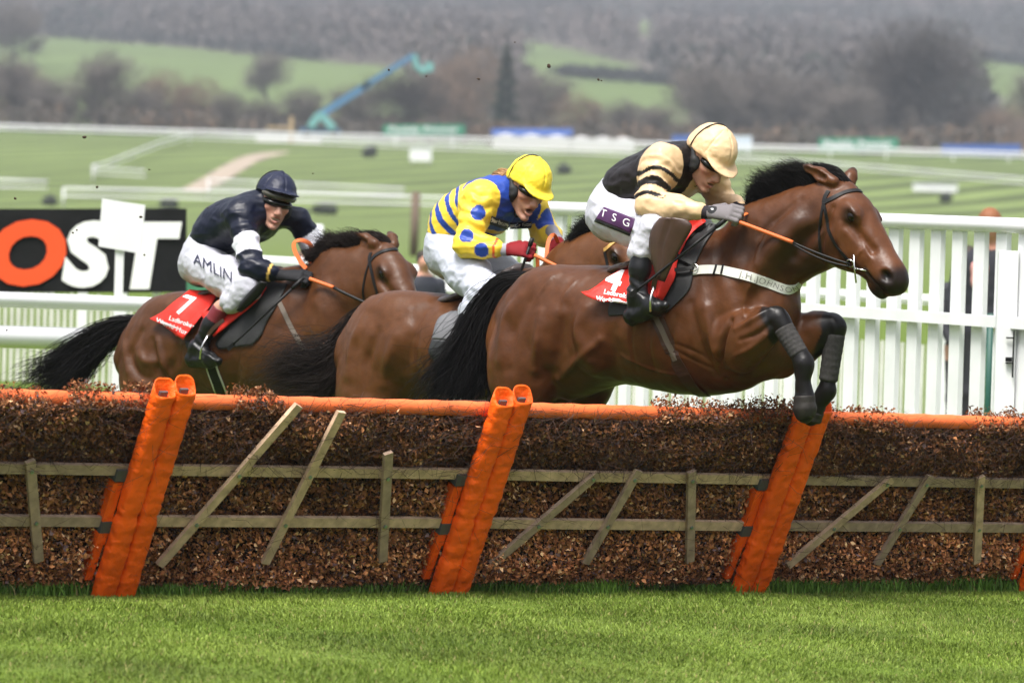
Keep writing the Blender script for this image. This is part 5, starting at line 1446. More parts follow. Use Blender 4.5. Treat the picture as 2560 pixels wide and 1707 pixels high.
whip('black whip held low by the leading rider, slanting across his boot', q1(1800, 560, .27), q1(1574, 740, .46), q1)

# patch and letters on the leading rider's thigh
pt, bpt = patch('sponsor_patch', R1['bb'], [(1511, 518), (1500, 533), (1490, 547)], [(1588, 547), (1583, 566), (1577, 583)], PURPLE, R1['breeches'], off=.004, nv=10, th=.003)
patch('patch_strip', R1['bb'], [(1490, 547), (1488, 551), (1487, 554)], [(1577, 583), (1576, 587), (1575, 590)], BLACK_LEATHER, R1['breeches'], off=.004, nv=4, th=.003)
ri = unit((1508, 534), (1566, 556)); up = np.array([.22, -.975])
for ch, c in (('T', (1509, 534)), ('S', (1536, 545)), ('G', (1566, 557))): text_on(bpt, ch, c, ri, up, 27, INK_W, pt, off=.002)

# ---------------------------------------------------------------- middle horse
b2, q2 = h2['bvh'], K2
sd = thing('saddle', 'race saddle with a grey pad on the middle horse, mostly hidden by a black tail', 'saddle', q2(1180, 760))
S = SDF(*bounds([q2(1100, 760), q2(1330, 640)], .25), .008)
S.loft([(q2(1125, 752), .024, .12), (q2(1160, 744), .022, .15), (q2(1240, 712), .024, .15), (q2(1305, 672), .030, .10)], P2.s, n=12, k=.02)
V_, Q_ = S.mesh(1); mesh_obj('seat', V_, Q_, mat('grey_leather', (.075, .062, .062), rough=.4), sd)
patch('saddle_pad', b2, [(1130, 782), (1098, 800), (1082, 848)], [(1190, 780), (1190, 800), (1190, 855)], PADG, sd, off=.014)
patch('saddle_pad', b2, [(1082, 849), (1075, 880), (1090, 902)], [(1190, 856), (1190, 880), (1180, 905)], PADG2, sd, off=.015)
stirrup_at(sd, q2, (1165, 920), (1172, 865), .315, .415)
br = thing('bridle', 'bridle with a gold patterned browband and orange reins on the middle horse', 'bridle', q2(1520, 640))
surf_strap('browband', b2, [(1511, 626), (1522, 618), (1536, 606), (1556, 600)], .020, mat('gold_browband', (.42, .24, .06), rough=.5, noise=(90, .5)), br, n=20)
surf_strap('cheekpiece', b2, [(1512, 628), (1517, 650), (1524, 680), (1545, 710)], .014, BLACK_LEATHER, br)
A_ = q2(1336, 638, .21); B_ = q2(1420, 680, .17); rein('rein_grip', A_, B_, .010, ORANGE_GRIP, br)
l0 = h2['Lh'](.43, .06, -.08); rein('rein', B_, l0, .005, BLACK_LEATHER, br, .01)
bit_ring(br, l0, h2['HM'][:, 1])
m_ = MB(); pp = spline([q2(1344, 640, .15), q2(1345, 668, .14), q2(1344, 720, .12)], 12); m_.strap(pp, [P2.s] * 12, .020, .005); m_.build('rein_grip', ORANGE_GRIP, br)
m_ = MB(); pp = spline([q2(1363, 720, .08), q2(1365, 660, .06), q2(1371, 605, .02), q2(1384, 587, -.02), q2(1394, 603, -.06), q2(1402, 625, -.10)], 24); m_.strap(pp, [P2.s * .9 + P2.u * .4] * 24, .020, .005); m_.build('rein_grip', ORANGE_GRIP, br)
whip('black whip held upright by the rider in yellow', q2(1326, 610, .20), q2(1285, 730, .22), q2)
# dark strip and letters across the chest of the silks
ps, bps = patch('chest_strip', R2['bs'], [(1229, 540), (1226, 550), (1224, 560)], [(1272, 554), (1270, 564), (1268, 574)], INK_B, R2['silks'], off=.004, nv=8, th=.003)
text_on(bps, 'Barbury', (1249, 556), unit((1226, 549), (1272, 563)), np.array([.25, -.97]), 16, INK_W, ps, off=.002)
ps, bps = patch('chest_strip', R2['bs'], [(1275, 556), (1275, 565), (1276, 572)], [(1330, 554), (1330, 563), (1328, 570)], INK_B, R2['silks'], off=.004, nv=8, th=.003)
text_on(bps, 'Castle Estate', (1302, 563), unit((1275, 566), (1330, 560)), np.array([.15, -.98]), 13, INK_W, ps, off=.002)

# ---------------------------------------------------------------- last horse
b3, q3 = h3['bvh'], K3
sd = thing('saddle', 'dark race saddle with a black pad and stirrup iron on the last horse', 'saddle', q3(600, 720))
S = SDF(*bounds([q3(490, 760), q3(720, 640)], .25), .008)
S.loft([(q3(510, 742), .024, .12), (q3(545, 734), .022, .15), (q3(620, 712), .024, .15), (q3(690, 678), .030, .10)], P3.s, n=12, k=.02)
V_, Q_ = S.mesh(1); mesh_obj('seat', V_, Q_, BROWN_LEATHER, sd)
patch('flap', None, [(648, 704), (622, 730), (600, 758), (592, 775)], [(668, 706), (650, 735), (622, 762), (600, 780)], BLACK_LEATHER, sd, off=0, fall=lambda x, y: q3(x, y, .345), th=.012, offfn=lambda u, v: .02 * np.sin(np.pi * u))
patch('saddle_pad', b3, [(672, 706), (600, 780), (560, 830), (541, 858), (548, 872)], [(720, 712), (690, 770), (668, 806), (655, 838), (632, 862)], PADB, sd, off=.010)
patch('saddle_pad', b3, [(465, 852), (468, 868), (476, 876)], [(500, 846), (500, 866), (500, 878)], PADB, sd, off=.008, nv=6)
surf_strap('girth', b3, [(524, 895), (532, 925), (545, 960), (560, 1000)], .075, FELT, sd, off=.002)
surf_strap('girth_centre', b3, [(524, 893), (532, 925), (545, 960), (560, 1002)], .056, BLACK_LEATHER, sd, off=.006, th=.003)
stirrup_at(sd, q3, (500, 895), (518, 838), .315, .42)
m_ = MB(); m_.strap(spline([q3(560, 800, .39), q3(535, 820, .39), q3(518, 842, .375)], 8), [P3.s] * 8, .022, .005); m_.build('stirrup_leather', STRAPBR, sd)
nc_ = thing('number_cloth', 'red number cloth with a white seven on the last horse', 'number cloth', q3(450, 780))
o_, bc3 = patch('cloth', b3, [(474, 731), (448, 752), (415, 782), (389, 803)], [(545, 738), (532, 770), (512, 800), (474, 851)], RED, nc_, off=.014, wav=.006, nu=18, nv=22, offfn=lambda u, v: .012 * v * (1 + np.sin(u * 8)) + .02 * v ** 2)
patch('cloth_front', b3, [(656, 722), (610, 752), (560, 775), (514, 792)], [(672, 724), (655, 752), (612, 790), (545, 846)], RED, nc_, off=.022, wav=.006, offfn=lambda u, v: .012 * np.sin(np.pi * u) + .02 * v)
text_on(bc3, '7', (462, 766), unit((440, 760), (490, 776)), np.array([.42, -.91]), 74, INK_W, nc_, bold=.01, off=.003)
text_on(bc3, 'Ladbrokes', (455, 806), unit((420, 797), (490, 821)), np.array([.32, -.95]), 16, INK_W, nc_, bold=.0, off=.003)
text_on(bc3, 'World Hurdle', (440, 821), unit((401, 802), (482, 836)), np.array([.32, -.95]), 17, INK_W, nc_, bold=.0, off=.003, spacing=1.08)
bp = thing('breastplate', 'grey brown breastplate strap on the shoulder of the last horse', 'breastplate', q3(740, 820))
surf_strap('strap', b3, [(690, 738), (708, 775), (735, 830), (765, 878), (792, 905)], .026, STRAPGR, bp, off=.003)
br = thing('bridle', 'black bridle with orange gripped reins on the last horse', 'bridle', q3(930, 660))
surf_strap('headpiece', b3, [(928, 632), (924, 645), (925, 655)], .018, BLACK_LEATHER, br, n=10)
surf_strap('browband', b3, [(924, 655), (938, 640), (955, 630), (975, 625), (992, 624)], .020, BLACK_LEATHER, br)
surf_strap('cheekpiece', b3, [(925, 656), (930, 680), (937, 710), (945, 738)], .018, BLACK_LEATHER, br)
surf_strap('throatlash', b3, [(923, 658), (914, 690), (908, 725), (910, 750)], .010, BLACK_LEATHER, br)
A_ = q3(774, 697, .225); B_ = q3(834, 719, .20); l0 = h3['Lh'](.43, .06, -.08)
rein('rein_grip', A_, B_, .011, ORANGE_GRIP, br); rein('rein', B_, l0, .0085, BLACK_LEATHER, br, .004); bit_ring(br, l0, h3['HM'][:, 1])
m_ = MB(); pp = spline([q3(766, 672, .10), q3(752, 655, .09), q3(738, 628, .07), q3(736, 608, .04), q3(752, 601, .0), q3(772, 608, -.04), q3(781, 624, -.05), q3(775, 642, -.03), q3(779, 668, .02)], 36)
m_.strap(pp, [P3.s * .85 + np.array([0, 0, .3])] * 36, .024, .006); m_.build('rein_grip', ORANGE_GRIP, br)
whip('black whip held low by the rider in navy', q3(738, 714, .26), q3(569, 874, .42), q3)
text_on(R3['bb'], 'AMLIN', (534, 672), unit((504, 657), (565, 688)), np.array([-.02, -1.0]), 37, INK_B, R3['breeches'], off=.007, bold=.0)
# ================================================================== white rails and pickets of the course
WHITE = mat('white_plastic', (.72, .72, .74), rough=.45, spec=.4, noise=(3, .04))
WHITE2 = mat('white_painted_timber', (.78, .79, .80), rough=.6, noise=(5, .08))
GREENP = mat('green_panel', (.055, .20, .11), rough=.6)
GREYW = mat('pale_grey_timber', (.62, .62, .58), rough=.7, noise=(5, .15))
def gpt(p): p = np.array(p, float); p[2] = gz(p[0:1], p[1:2])[0]; return p
def fence_run(name, label, cat, path, rails, post_h, post_r, step, post_m=None, rail_m=None, group=None, square=False, seg=8, sub=6):
    """path: world points (x, y); rails: list of (height, radius); one fence with its rails and posts as parts"""
    P = np.array(path, float); d = np.r_[0, np.cumsum(np.linalg.norm(np.diff(P, axis=0), axis=1))]
    n = max(2, int(round(d[-1] / step)) + 1); t = np.linspace(0, d[-1], n)
    X = np.interp(t, d, P[:, 0]); Y = np.interp(t, d, P[:, 1]); Z = gz(X, Y)
    root = thing(name, label, cat, (X[n // 2], Y[n // 2], Z[n // 2]), group)
    for h, r in rails:
        mb = MB(); tt = np.linspace(0, d[-1], (n - 1) * 2 + 1); x = np.interp(tt, d, P[:, 0]); y = np.interp(tt, d, P[:, 1])
        zz = np.interp(tt, t, Z) + h
        mb.tube(np.stack([x, y, zz], 1), r, seg); mb.build('rail', rail_m or WHITE, root, smooth=True)
    proto = None
    for i in range(n):
        if proto is None:
            mb = MB()
            if square: mb.box(np.array([X[i], Y[i], Z[i] + post_h / 2 - .05]), [post_r, 0, 0], [0, post_r, 0], [0, 0, post_h / 2 + .05])
            else: mb.tube([np.array([X[i], Y[i], Z[i] - .1]), np.array([X[i], Y[i], Z[i] + post_h])], post_r, 8)
            proto = mb.build('post', post_m or WHITE, root, smooth=not square); p0 = np.array([X[i], Y[i], Z[i]])
        else:
            c = proto.copy(); COL.objects.link(c); c.parent = root; c.location = Vector([float(v) for v in np.array([X[i], Y[i], Z[i]]) - p0])
    return root
def XY(px, Y): p = at(px, 500, Y); return (p[0], p[1])

# near running rail behind the last horse
r = fence_run('running_rail', 'near double white running rail behind the tail of the last horse', 'rail', [XY(-900, 29.5), XY(-100, 31), XY(560, 33), XY(1160, 36.2)], [(1.02, .050), (.775, .074)], 1.14, .062, 2.1)
# picket fence right across the course
A, B = np.array([-16.0, 44.5]), np.array([16.0, 43.5])
root = thing('picket_fence', 'low fence of thin upright white laths with two rails crossing behind all the horses', 'fence', gpt([0, 44, 0]))
mb = MB(); n = 520
for i in range(n):
    f = i / (n - 1); p = A * (1 - f) + B * f; z = gz(p[0:1], p[1:2])[0]; w_ = .0165 + .004 * ((i * 7) % 5 == 0)
    mb.box([p[0], p[1], z + .40], [w_, 0, 0], [0, .010, 0], [0, 0, .44 + .01 * math.sin(i * 1.7)])
mb.build('pickets', GREYW, root)
for h, r_ in ((1.25, .048), (1.08, .050)):
    mb = MB(); mb.tube([gpt([A[0] * (1 - f) + B[0] * f, A[1] * (1 - f) + B[1] * f, 0]) + [0, -.05, h] for f in np.linspace(0, 1, 20)], r_, 8); mb.build('rail', WHITE2, root, smooth=True)
for i in range(17):
    p = A + (B - A) * i / 16; z = gz(p[0:1], p[1:2])[0]; mb = MB(); mb.box([p[0], p[1] + .03, z + .62], [.045, 0, 0], [0, .045, 0], [0, 0, .68]); mb.build('post', WHITE2, root)
# tall white wing of the hurdle, running away behind the leader
WA, WB = np.array(XY(1255, 31.4)), np.array(XY(2590, 26.3)); WD = (WB - WA) / np.linalg.norm(WB - WA); WL = np.linalg.norm(WB - WA)
WN = np.array([WD[1], -WD[0]])
root = thing('hurdle_wing', 'tall white picket wing of the hurdle running behind the leading horse', 'fence', gpt([*(WA + WB) / 2, 0]))
def wz(f): return gpt([*(WA + (WB - WA) * f), 0])
top = lambda f: np.array([*(WA + (WB - WA) * f), 1.675 + .05 * f])
mb = MB(); mb.tube([top(f) + [0, 0, -.035] for f in np.linspace(0, 1, 20)], .042, 12); mb.build('top_rail', WHITE, root, smooth=True)
mb = MB(); ddd = np.array([*WD, 0])
a, b = top(0), top(1); a[2] = 1.10; b[2] = 1.15; mb.bar(a + [*(WN * .03), 0], b + [*(WN * .03), 0], .065, .03, [0, 0, 1]); mb.build('middle_rail', WHITE2, root)
mb = MB(); a, b = top(0), top(1); a[2] = .20; b[2] = .22; mb.bar(a + [*(WN * .03), 0], b + [*(WN * .03), 0], .065, .03, [0, 0, 1]); mb.build('lower_rail', WHITE2, root)
mb = MB(); npk = int(WL / .205)
for i in range(npk):
    f = (i + .5) / npk; p = top(f); z0 = wz(f)[2]
    mb.box([p[0] - WN[0] * .02, p[1] - WN[1] * .02, (p[2] - .05 + z0) / 2], np.array([*WD, 0]) * .050, np.array([*WN, 0]) * .017, [0, 0, (p[2] - .05 - z0) / 2])
mb.build('pickets', WHITE2, root)
for px, Y in ((2522, 26.5),):
    p = XY(px, Y); z = gz(np.array([p[0]]), np.array([p[1]]))[0]
    mb = MB(); mb.box([p[0], p[1] - .06, z + .86], [.055, 0, 0], [0, .04, 0], [0, 0, .86]); mb.build('end_post', WHITE2, root)
    mb = MB(); q_ = at(2524, 885, Y - .12); mb.box(q_ + [0, 0, .09], [.022, 0, 0], [0, .006, 0], [0, 0, .004]); mb.box(q_ - [0, 0, .05], [.022, 0, 0], [0, .006, 0], [0, 0, .004]); mb.box(q_ + [.02, 0, .0], [.004, 0, 0], [0, .006, 0], [0, 0, .13]); mb.box(q_ - [.004, 0, .03], [.018, 0, 0], [0, .008, 0], [0, 0, .012]); mb.build('latch', BLACK_LEATHER, root)
# green stakes and a white board behind the wing
for px, Y, lab in ((2486, 36, 'thin dark green stake behind the right end of the white wing'), (2196, 37, 'thin dark green stake behind the white wing, left of the other one')):
    p = gpt([*XY(px, Y), 0]); mb = MB(); mb.tube([p - [0, 0, .1], p + [0, 0, 1.25]], .028, 8); tag(mb.build('stake', mat('dark_green_paint', (.012, .075, .055), rough=.5), smooth=True), lab, 'stake')
def board(name, label, cat, x0, x1, y0, y1, Y, m, th=.03, legs=True, group=None):
    """upright board given by its photograph box and distance, standing on two legs"""
    a, b, c, d = at(x0, y0, Y), at(x1, y0, Y), at(x1, y1, Y), at(x0, y1, Y)
    g = gpt((c + d) / 2); root = thing(name, label, cat, g, group); mb = MB(); dv = np.array([0, th, 0])
    mb.add([a, b, c, d, a + dv, b + dv, c + dv, d + dv], [(0, 3, 2, 1), (4, 5, 6, 7), (0, 1, 5, 4), (1, 2, 6, 5), (2, 3, 7, 6), (3, 0, 4, 7)]); panel = mb.build('panel', m, root)
    if legs:
        for p in (d * .85 + c * .15, d * .15 + c * .85):
            gg = gpt(p)
            if p[2] - gg[2] > .02: mb = MB(); mb.tube([gg + [0, th, -.05], p + [0, th, .05]], .03 * max(1, Y / 150), 6); mb.build('leg', WHITE2, root)
    return root, panel, (a, b, c, d)
board('white_board', 'wide blank white board behind the rider in yellow, beside a spectator in a dark suit', 'board', 1070, 1190, 690, 770, 47.5, WHITE2)
board('green_board', 'green board just right of the black banner, behind the last horse', 'board', 462, 520, 690, 752, 43.2, GREENP)
# black advertising banner with its big letters
BAN = mat('black_banner_vinyl', (.009, .009, .010), rough=.6, spec=.15, bump=(4, .35, .05), noise=(3, .4))
root, pn, (a, b, c, d) = board('banner', 'black banner with big orange and white letters behind the last horse', 'banner', -560, 466, 522, 731, 42.0, BAN)
ex = (b - a) / np.linalg.norm(b - a); ey = (a - d) / np.linalg.norm(a - d)
ORG = mat('orange_print', (.80, .075, .012), rough=.5)
for ch, cx, m_, in (('P', -95, INK_W), ('O', 70, ORG), ('S', 218, INK_W), ('T', 372, INK_W)):
    C_ = at(cx, 632 + (cx - 70) * .022, 41.99)
    V_, F_ = text_shape(ch, 1.0, .14, .055); V_ = V_ - (V_.max(0) + V_.min(0)) / 2; V_ = V_ / (V_[:, 1].max() - V_[:, 1].min())
    hgt = 168 * 42 / F_PX
    mesh_obj('letter', [C_ + (v[0] * 1.10 * ex + v[1] * ey) * hgt + np.array([0, -.012, 0]) for v in V_], F_, m_, pn, smooth=False)
# white card on a stick in front of it
Y = 34.0; root = thing('placard', 'blank white card on a white stick in front of the black banner', 'placard', gpt(at(298, 700, Y)))
q4 = [at(255, 497, Y), at(363, 513, Y), at(352, 634, Y), at(246, 616, Y)]; dv = np.array([0, .02, 0]); mb = MB()
mb.add(q4 + [p + dv for p in q4], [(0, 3, 2, 1), (4, 5, 6, 7), (0, 1, 5, 4), (1, 2, 6, 5), (2, 3, 7, 6), (3, 0, 4, 7)]); mb.build('card', WHITE, root)
mb = MB(); mb.bar(at(299, 600, Y) + [0, .035, 0], gpt(at(294, 760, Y)) + [0, .035, -.1], .062, .03, [1, 0, 0]); mb.build('stick', WHITE, root)

# rails far out on the course
def GP(px, py): h = ground_hit(px, py, 60); return (h[0], h[1])
fence_run('running_rail', 'far white running rail along the foot of the trees, farthest of the rails', 'rail', [XY(-500, 560), XY(700, 566), XY(1500, 572), XY(3100, 560)], [(1.25, .13), (.80, .11)], 1.3, .10, 6.5)
def rail_px(label, pts, h=1.2, r=.085, step=7.0):
    return fence_run('running_rail', label, 'rail', [GP(*p) for p in pts], [(h, r), (h * .62, r * .8)], h + .02, .07, step)
rail_px('white rail running away up the slope to the left of the sandy track', [(232, 452), (300, 427), (380, 393), (470, 362)])
rail_px('white rail along the top of the mown slope and curving down to the right edge', [(474, 362), (700, 372), (1050, 388), (1500, 404), (1900, 424), (2250, 452), (2700, 492)], r=.08)
rail_px('long white rail across the hollow behind the last rider', [(158, 520), (500, 527), (1000, 540), (1270, 548)], r=.075, step=5)
rail_px('short white rail at the left edge above the black banner', [(-300, 492), (-60, 494), (118, 500)], r=.075, step=5)
rail_px('short white rail end below the slanting rail, left of the sandy track', [(232, 458), (300, 462), (362, 466)], r=.06, step=4)
rail_px('faint white rail behind the cap of the last rider, above the long rail', [(520, 492), (760, 503), (1010, 516)], r=.06, step=5)
# ================================================================== far things: signs, crane, trees, woods, spectators, clods, haze
BLUE_S = mat('blue_board_paint', (.045, .11, .36), rough=.6); GREEN_S = mat('green_board_paint', (.02, .21, .12), rough=.6)
SIGNW = mat('white_board_paint', (.70, .72, .74), rough=.6); DARKB = mat('dark_shrub', (.030, .036, .026), rough=.9)
def sign(label, x0, x1, y0, y1, Y, m, txt=None, fill=.62):
    root, pn, (a, b, c, d) = board('sign', label, 'sign', x0, x1, y0, y1, Y, m, th=.2)
    if txt:
        V_, F_ = text_shape(txt, 1.0, 0, .03); V_ = V_ - (V_.max(0) + V_.min(0)) / 2
        w_ = np.linalg.norm(b - a) * .86; hh = np.linalg.norm(a - d) * fill
        V_[:, 0] *= w_ / (V_[:, 0].max() - V_[:, 0].min()); V_[:, 1] *= hh / (V_[:, 1].max() - V_[:, 1].min())
        ex = (b - a) / np.linalg.norm(b - a); ey = (a - d) / np.linalg.norm(a - d); C_ = (a + b + c + d) / 4
        mesh_obj('lettering', [C_ + v[0] * ex + v[1] * ey + np.array([0, -.03, 0]) for v in V_], F_, SIGNW, pn, smooth=False)
sign('green sign with white lettering at the foot of the trees, left of the middle rider', 958, 1162, 312, 338, 590, GREEN_S, 'Paddy Power')
sign('green sign with white lettering right of the leading rider', 2046, 2246, 345, 378, 590, GREEN_S, 'Paddy Power')
sign('long blue sign at the right edge beyond the far rail', 2354, 2552, 361, 388, 590, BLUE_S)
sign('long blue sign above the cap of the rider in yellow', 1228, 1432, 322, 340, 592, BLUE_S)
sign('blue sign just left of the cap of the leading rider', 1680, 1760, 338, 356, 594, BLUE_S)
sign('small white sign right of the cap of the leading rider', 1812, 1880, 340, 378, 585, mat('pale_blue_board', (.55, .62, .72), rough=.6))
def marquee(label, x0, x1, y0, y1, Y, tone=.6):
    a, b = at(x0, y1, Y), at(x1, y1, Y); h = (y1 - y0) * Y / F_PX; root = thing('marquee', label, 'tent', gpt((a + b) / 2)); W_ = np.linalg.norm(b - a)
    m = mat('marquee_canvas', (.62, .61, .60), rough=.8); z0 = gpt((a + b) / 2)[2]; zt = (at((x0 + x1) / 2, y0, Y))[2]; he = zt - z0
    mb = MB(); c = (a + b) / 2; mb.box([c[0], c[1] + 3, z0 + he * .42], [W_ / 2, 0, 0], [0, 3, 0], [0, 0, he * .42]); mb.build('wall', m, root)
    mb = MB(); n = 3
    for i in range(n):
        x = c[0] - W_ / 2 + W_ * (i + .5) / n; w2 = W_ / n / 2 + .05; e = z0 + he * .84 + .01
        mb.add([[x - w2, c[1] - .2, e], [x + w2, c[1] - .2, e], [x + w2, c[1] + 6.2, e], [x - w2, c[1] + 6.2, e], [x, c[1] + 3, z0 + he]], [(0, 1, 4), (1, 2, 4), (2, 3, 4), (3, 0, 4), (3, 2, 1, 0)])
    mb.build('roof', m, root)
marquee('long white marquee behind the cap of the rider in yellow', 1232, 1424, 336, 376, 586)
marquee('white marquee between the two leading riders', 1428, 1585, 342, 380, 582)
marquee('low white tent at the foot of the blue crane', 640, 800, 330, 356, 588)
def box_thing(name, label, cat, x0, x1, y0, y1, m, depth=1.0, rnd=.15):
    h = ground_hit((x0 + x1) / 2, y1, 60); Y = h[1]; w_ = (x1 - x0) * Y / F_PX; hh = (y1 - y0) * Y / F_PX
    S = SDF(h + [-w_ * .7, -depth * .7, -.1], h + [w_ * .7, depth * .7, hh * 1.3], max(w_, hh) / 26)
    S.ell(h + [0, 0, hh * .45], np.array([w_ * .52, depth * .5, hh * .55]), None, 0)
    S.ell(h + [w_ * .18, 0, hh * .5], np.array([w_ * .34, depth * .4, hh * .5]), None, .1)
    V_, Q_ = S.mesh(1); N_ = vnormals(V_, Q_); V_ = V_ + N_ * (rnd * hh * .5 * fbm(V_, hh * .35, 3))[:, None]
    return tag(mesh_obj(name, V_, Q_, m), label, cat)
# white roadside boxes on the slope
def crate(label, x0, x1, y0, y1):
    h = ground_hit((x0 + x1) / 2, y1, 60); Y = h[1]; w_ = (x1 - x0) * Y / F_PX / 2; hh = (y1 - y0) * Y / F_PX
    root = thing('white_stand', label, 'stand', h); mb = MB(); mb.box(h + [0, 0, hh * .60], [w_, 0, 0], [0, .5, 0], [0, 0, hh * .40]); mb.build('panel', WHITE2, root)
    for s in (-.8, .8): mb = MB(); mb.box(h + [s * w_, 0, hh * .1], [.06, 0, 0], [0, .06, 0], [0, 0, hh * .12]); mb.build('leg', WHITE2, root)
    mb = MB(); mb.box(h + [0, 0, hh * 1.01], [w_ * 1.06, 0, 0], [0, .6, 0], [0, 0, hh * .03]); mb.build('lid', SIGNW, root)
crate('small white stand on the mown slope between the last two riders', 1024, 1078, 368, 412)
crate('long low white stand on the grass right of the leading horse ears', 2282, 2392, 458, 484)
for x0, x1, y0, y1 in ((905, 942, 368, 394), (782, 842, 510, 536), (1392, 1428, 412, 434), (2350, 2376, 484, 506), (105, 140, 490, 514), (400, 440, 498, 522), (1985, 2020, 446, 468), (740, 770, 528, 548)):
    box_thing('shrub', 'small dark low shrub on the mown course', 'shrub', x0, x1, y0, y1, DARKB, .9, .5)['group'] = 'dark shrubs on the course'
# brown post in the middle distance
h = ground_hit(1034, 640, 60); mb = MB(); mb.tube([h - [0, 0, .2], h + [.02, 0, (640 - 480) * h[1] / F_PX]], .10 * h[1] / 110, 8); tag(mb.build('wooden_post', mat('brown_post', (.14, .10, .075), rough=.9), smooth=True), 'tall blurred brown post between the last two riders', 'post')

# boom lift
TEAL = mat('turquoise_paint', (.15, .37, .36), rough=.5); BOOMB = mat('blue_boom_paint', (.055, .17, .31), rough=.5)
Yc = 575.0; g0 = gpt(at(800, 340, Yc)); root = thing('boom_lift', 'turquoise and blue boom lift with its long arm raised over the trees', 'crane', g0)
P_ = lambda x, y, dy=0: at(x, y, Yc + dy)
mb = MB(); mb.box(P_(800, 330) + [0, 1.4, 0], [2.4, 0, 0], [0, 1.2, 0], [0, 0, .45]); mb.build('chassis', BOOMB, root)
for x in (-1.7, 1.7):
    for dy in (.2, 2.6):
        mb = MB(); c = P_(800, 336) + [x, dy, 0]; mb.tube([c - [0, .2, 0], c + [0, .2, 0]], .5, 14); mb.build('wheel', DARKB, root)
mb = MB(); mb.bar(P_(775, 318), P_(800, 285), .9, 1.2, [1, 0, 0]); mb.bar(P_(800, 285), P_(835, 322), .9, 1.0, [1, 0, 0]); mb.build('turret', TEAL, root)
for a_, b_, w_, m in (((800, 288), (925, 208), .85, BOOMB), ((905, 220), (1035, 138), .62, BOOMB)): mb = MB(); mb.bar(P_(*a_, 1), P_(*b_, 1), w_, .7, [0, 0, 1]); mb.build('boom', m, root)
mb = MB(); mb.tube([P_(1035, 138, 1), P_(1042, 168, 1), P_(1058, 182, 1), P_(1068, 172, 1)], .42, 8); mb.build('jib', TEAL, root)
mb = MB(); mb.box(P_(1072, 168, 1), [.55, 0, 0], [0, .5, 0], [0, 0, .55]); mb.build('basket', TEAL, root)
h = gpt(at(728, 335, 580)); mb = MB(); mb.bar(h, h + [0, 0, 3.3], .5, .5, [1, 0, 0]); mb.bar(h + [-3, 0, 1.9], h + [0, 0, 1.9], .3, .3, [0, 0, 1]); tag(mb.build('timber_frame', mat('tan_timber', (.42, .30, .16), rough=.8)), 'tan timber frame left of the blue crane', 'frame')

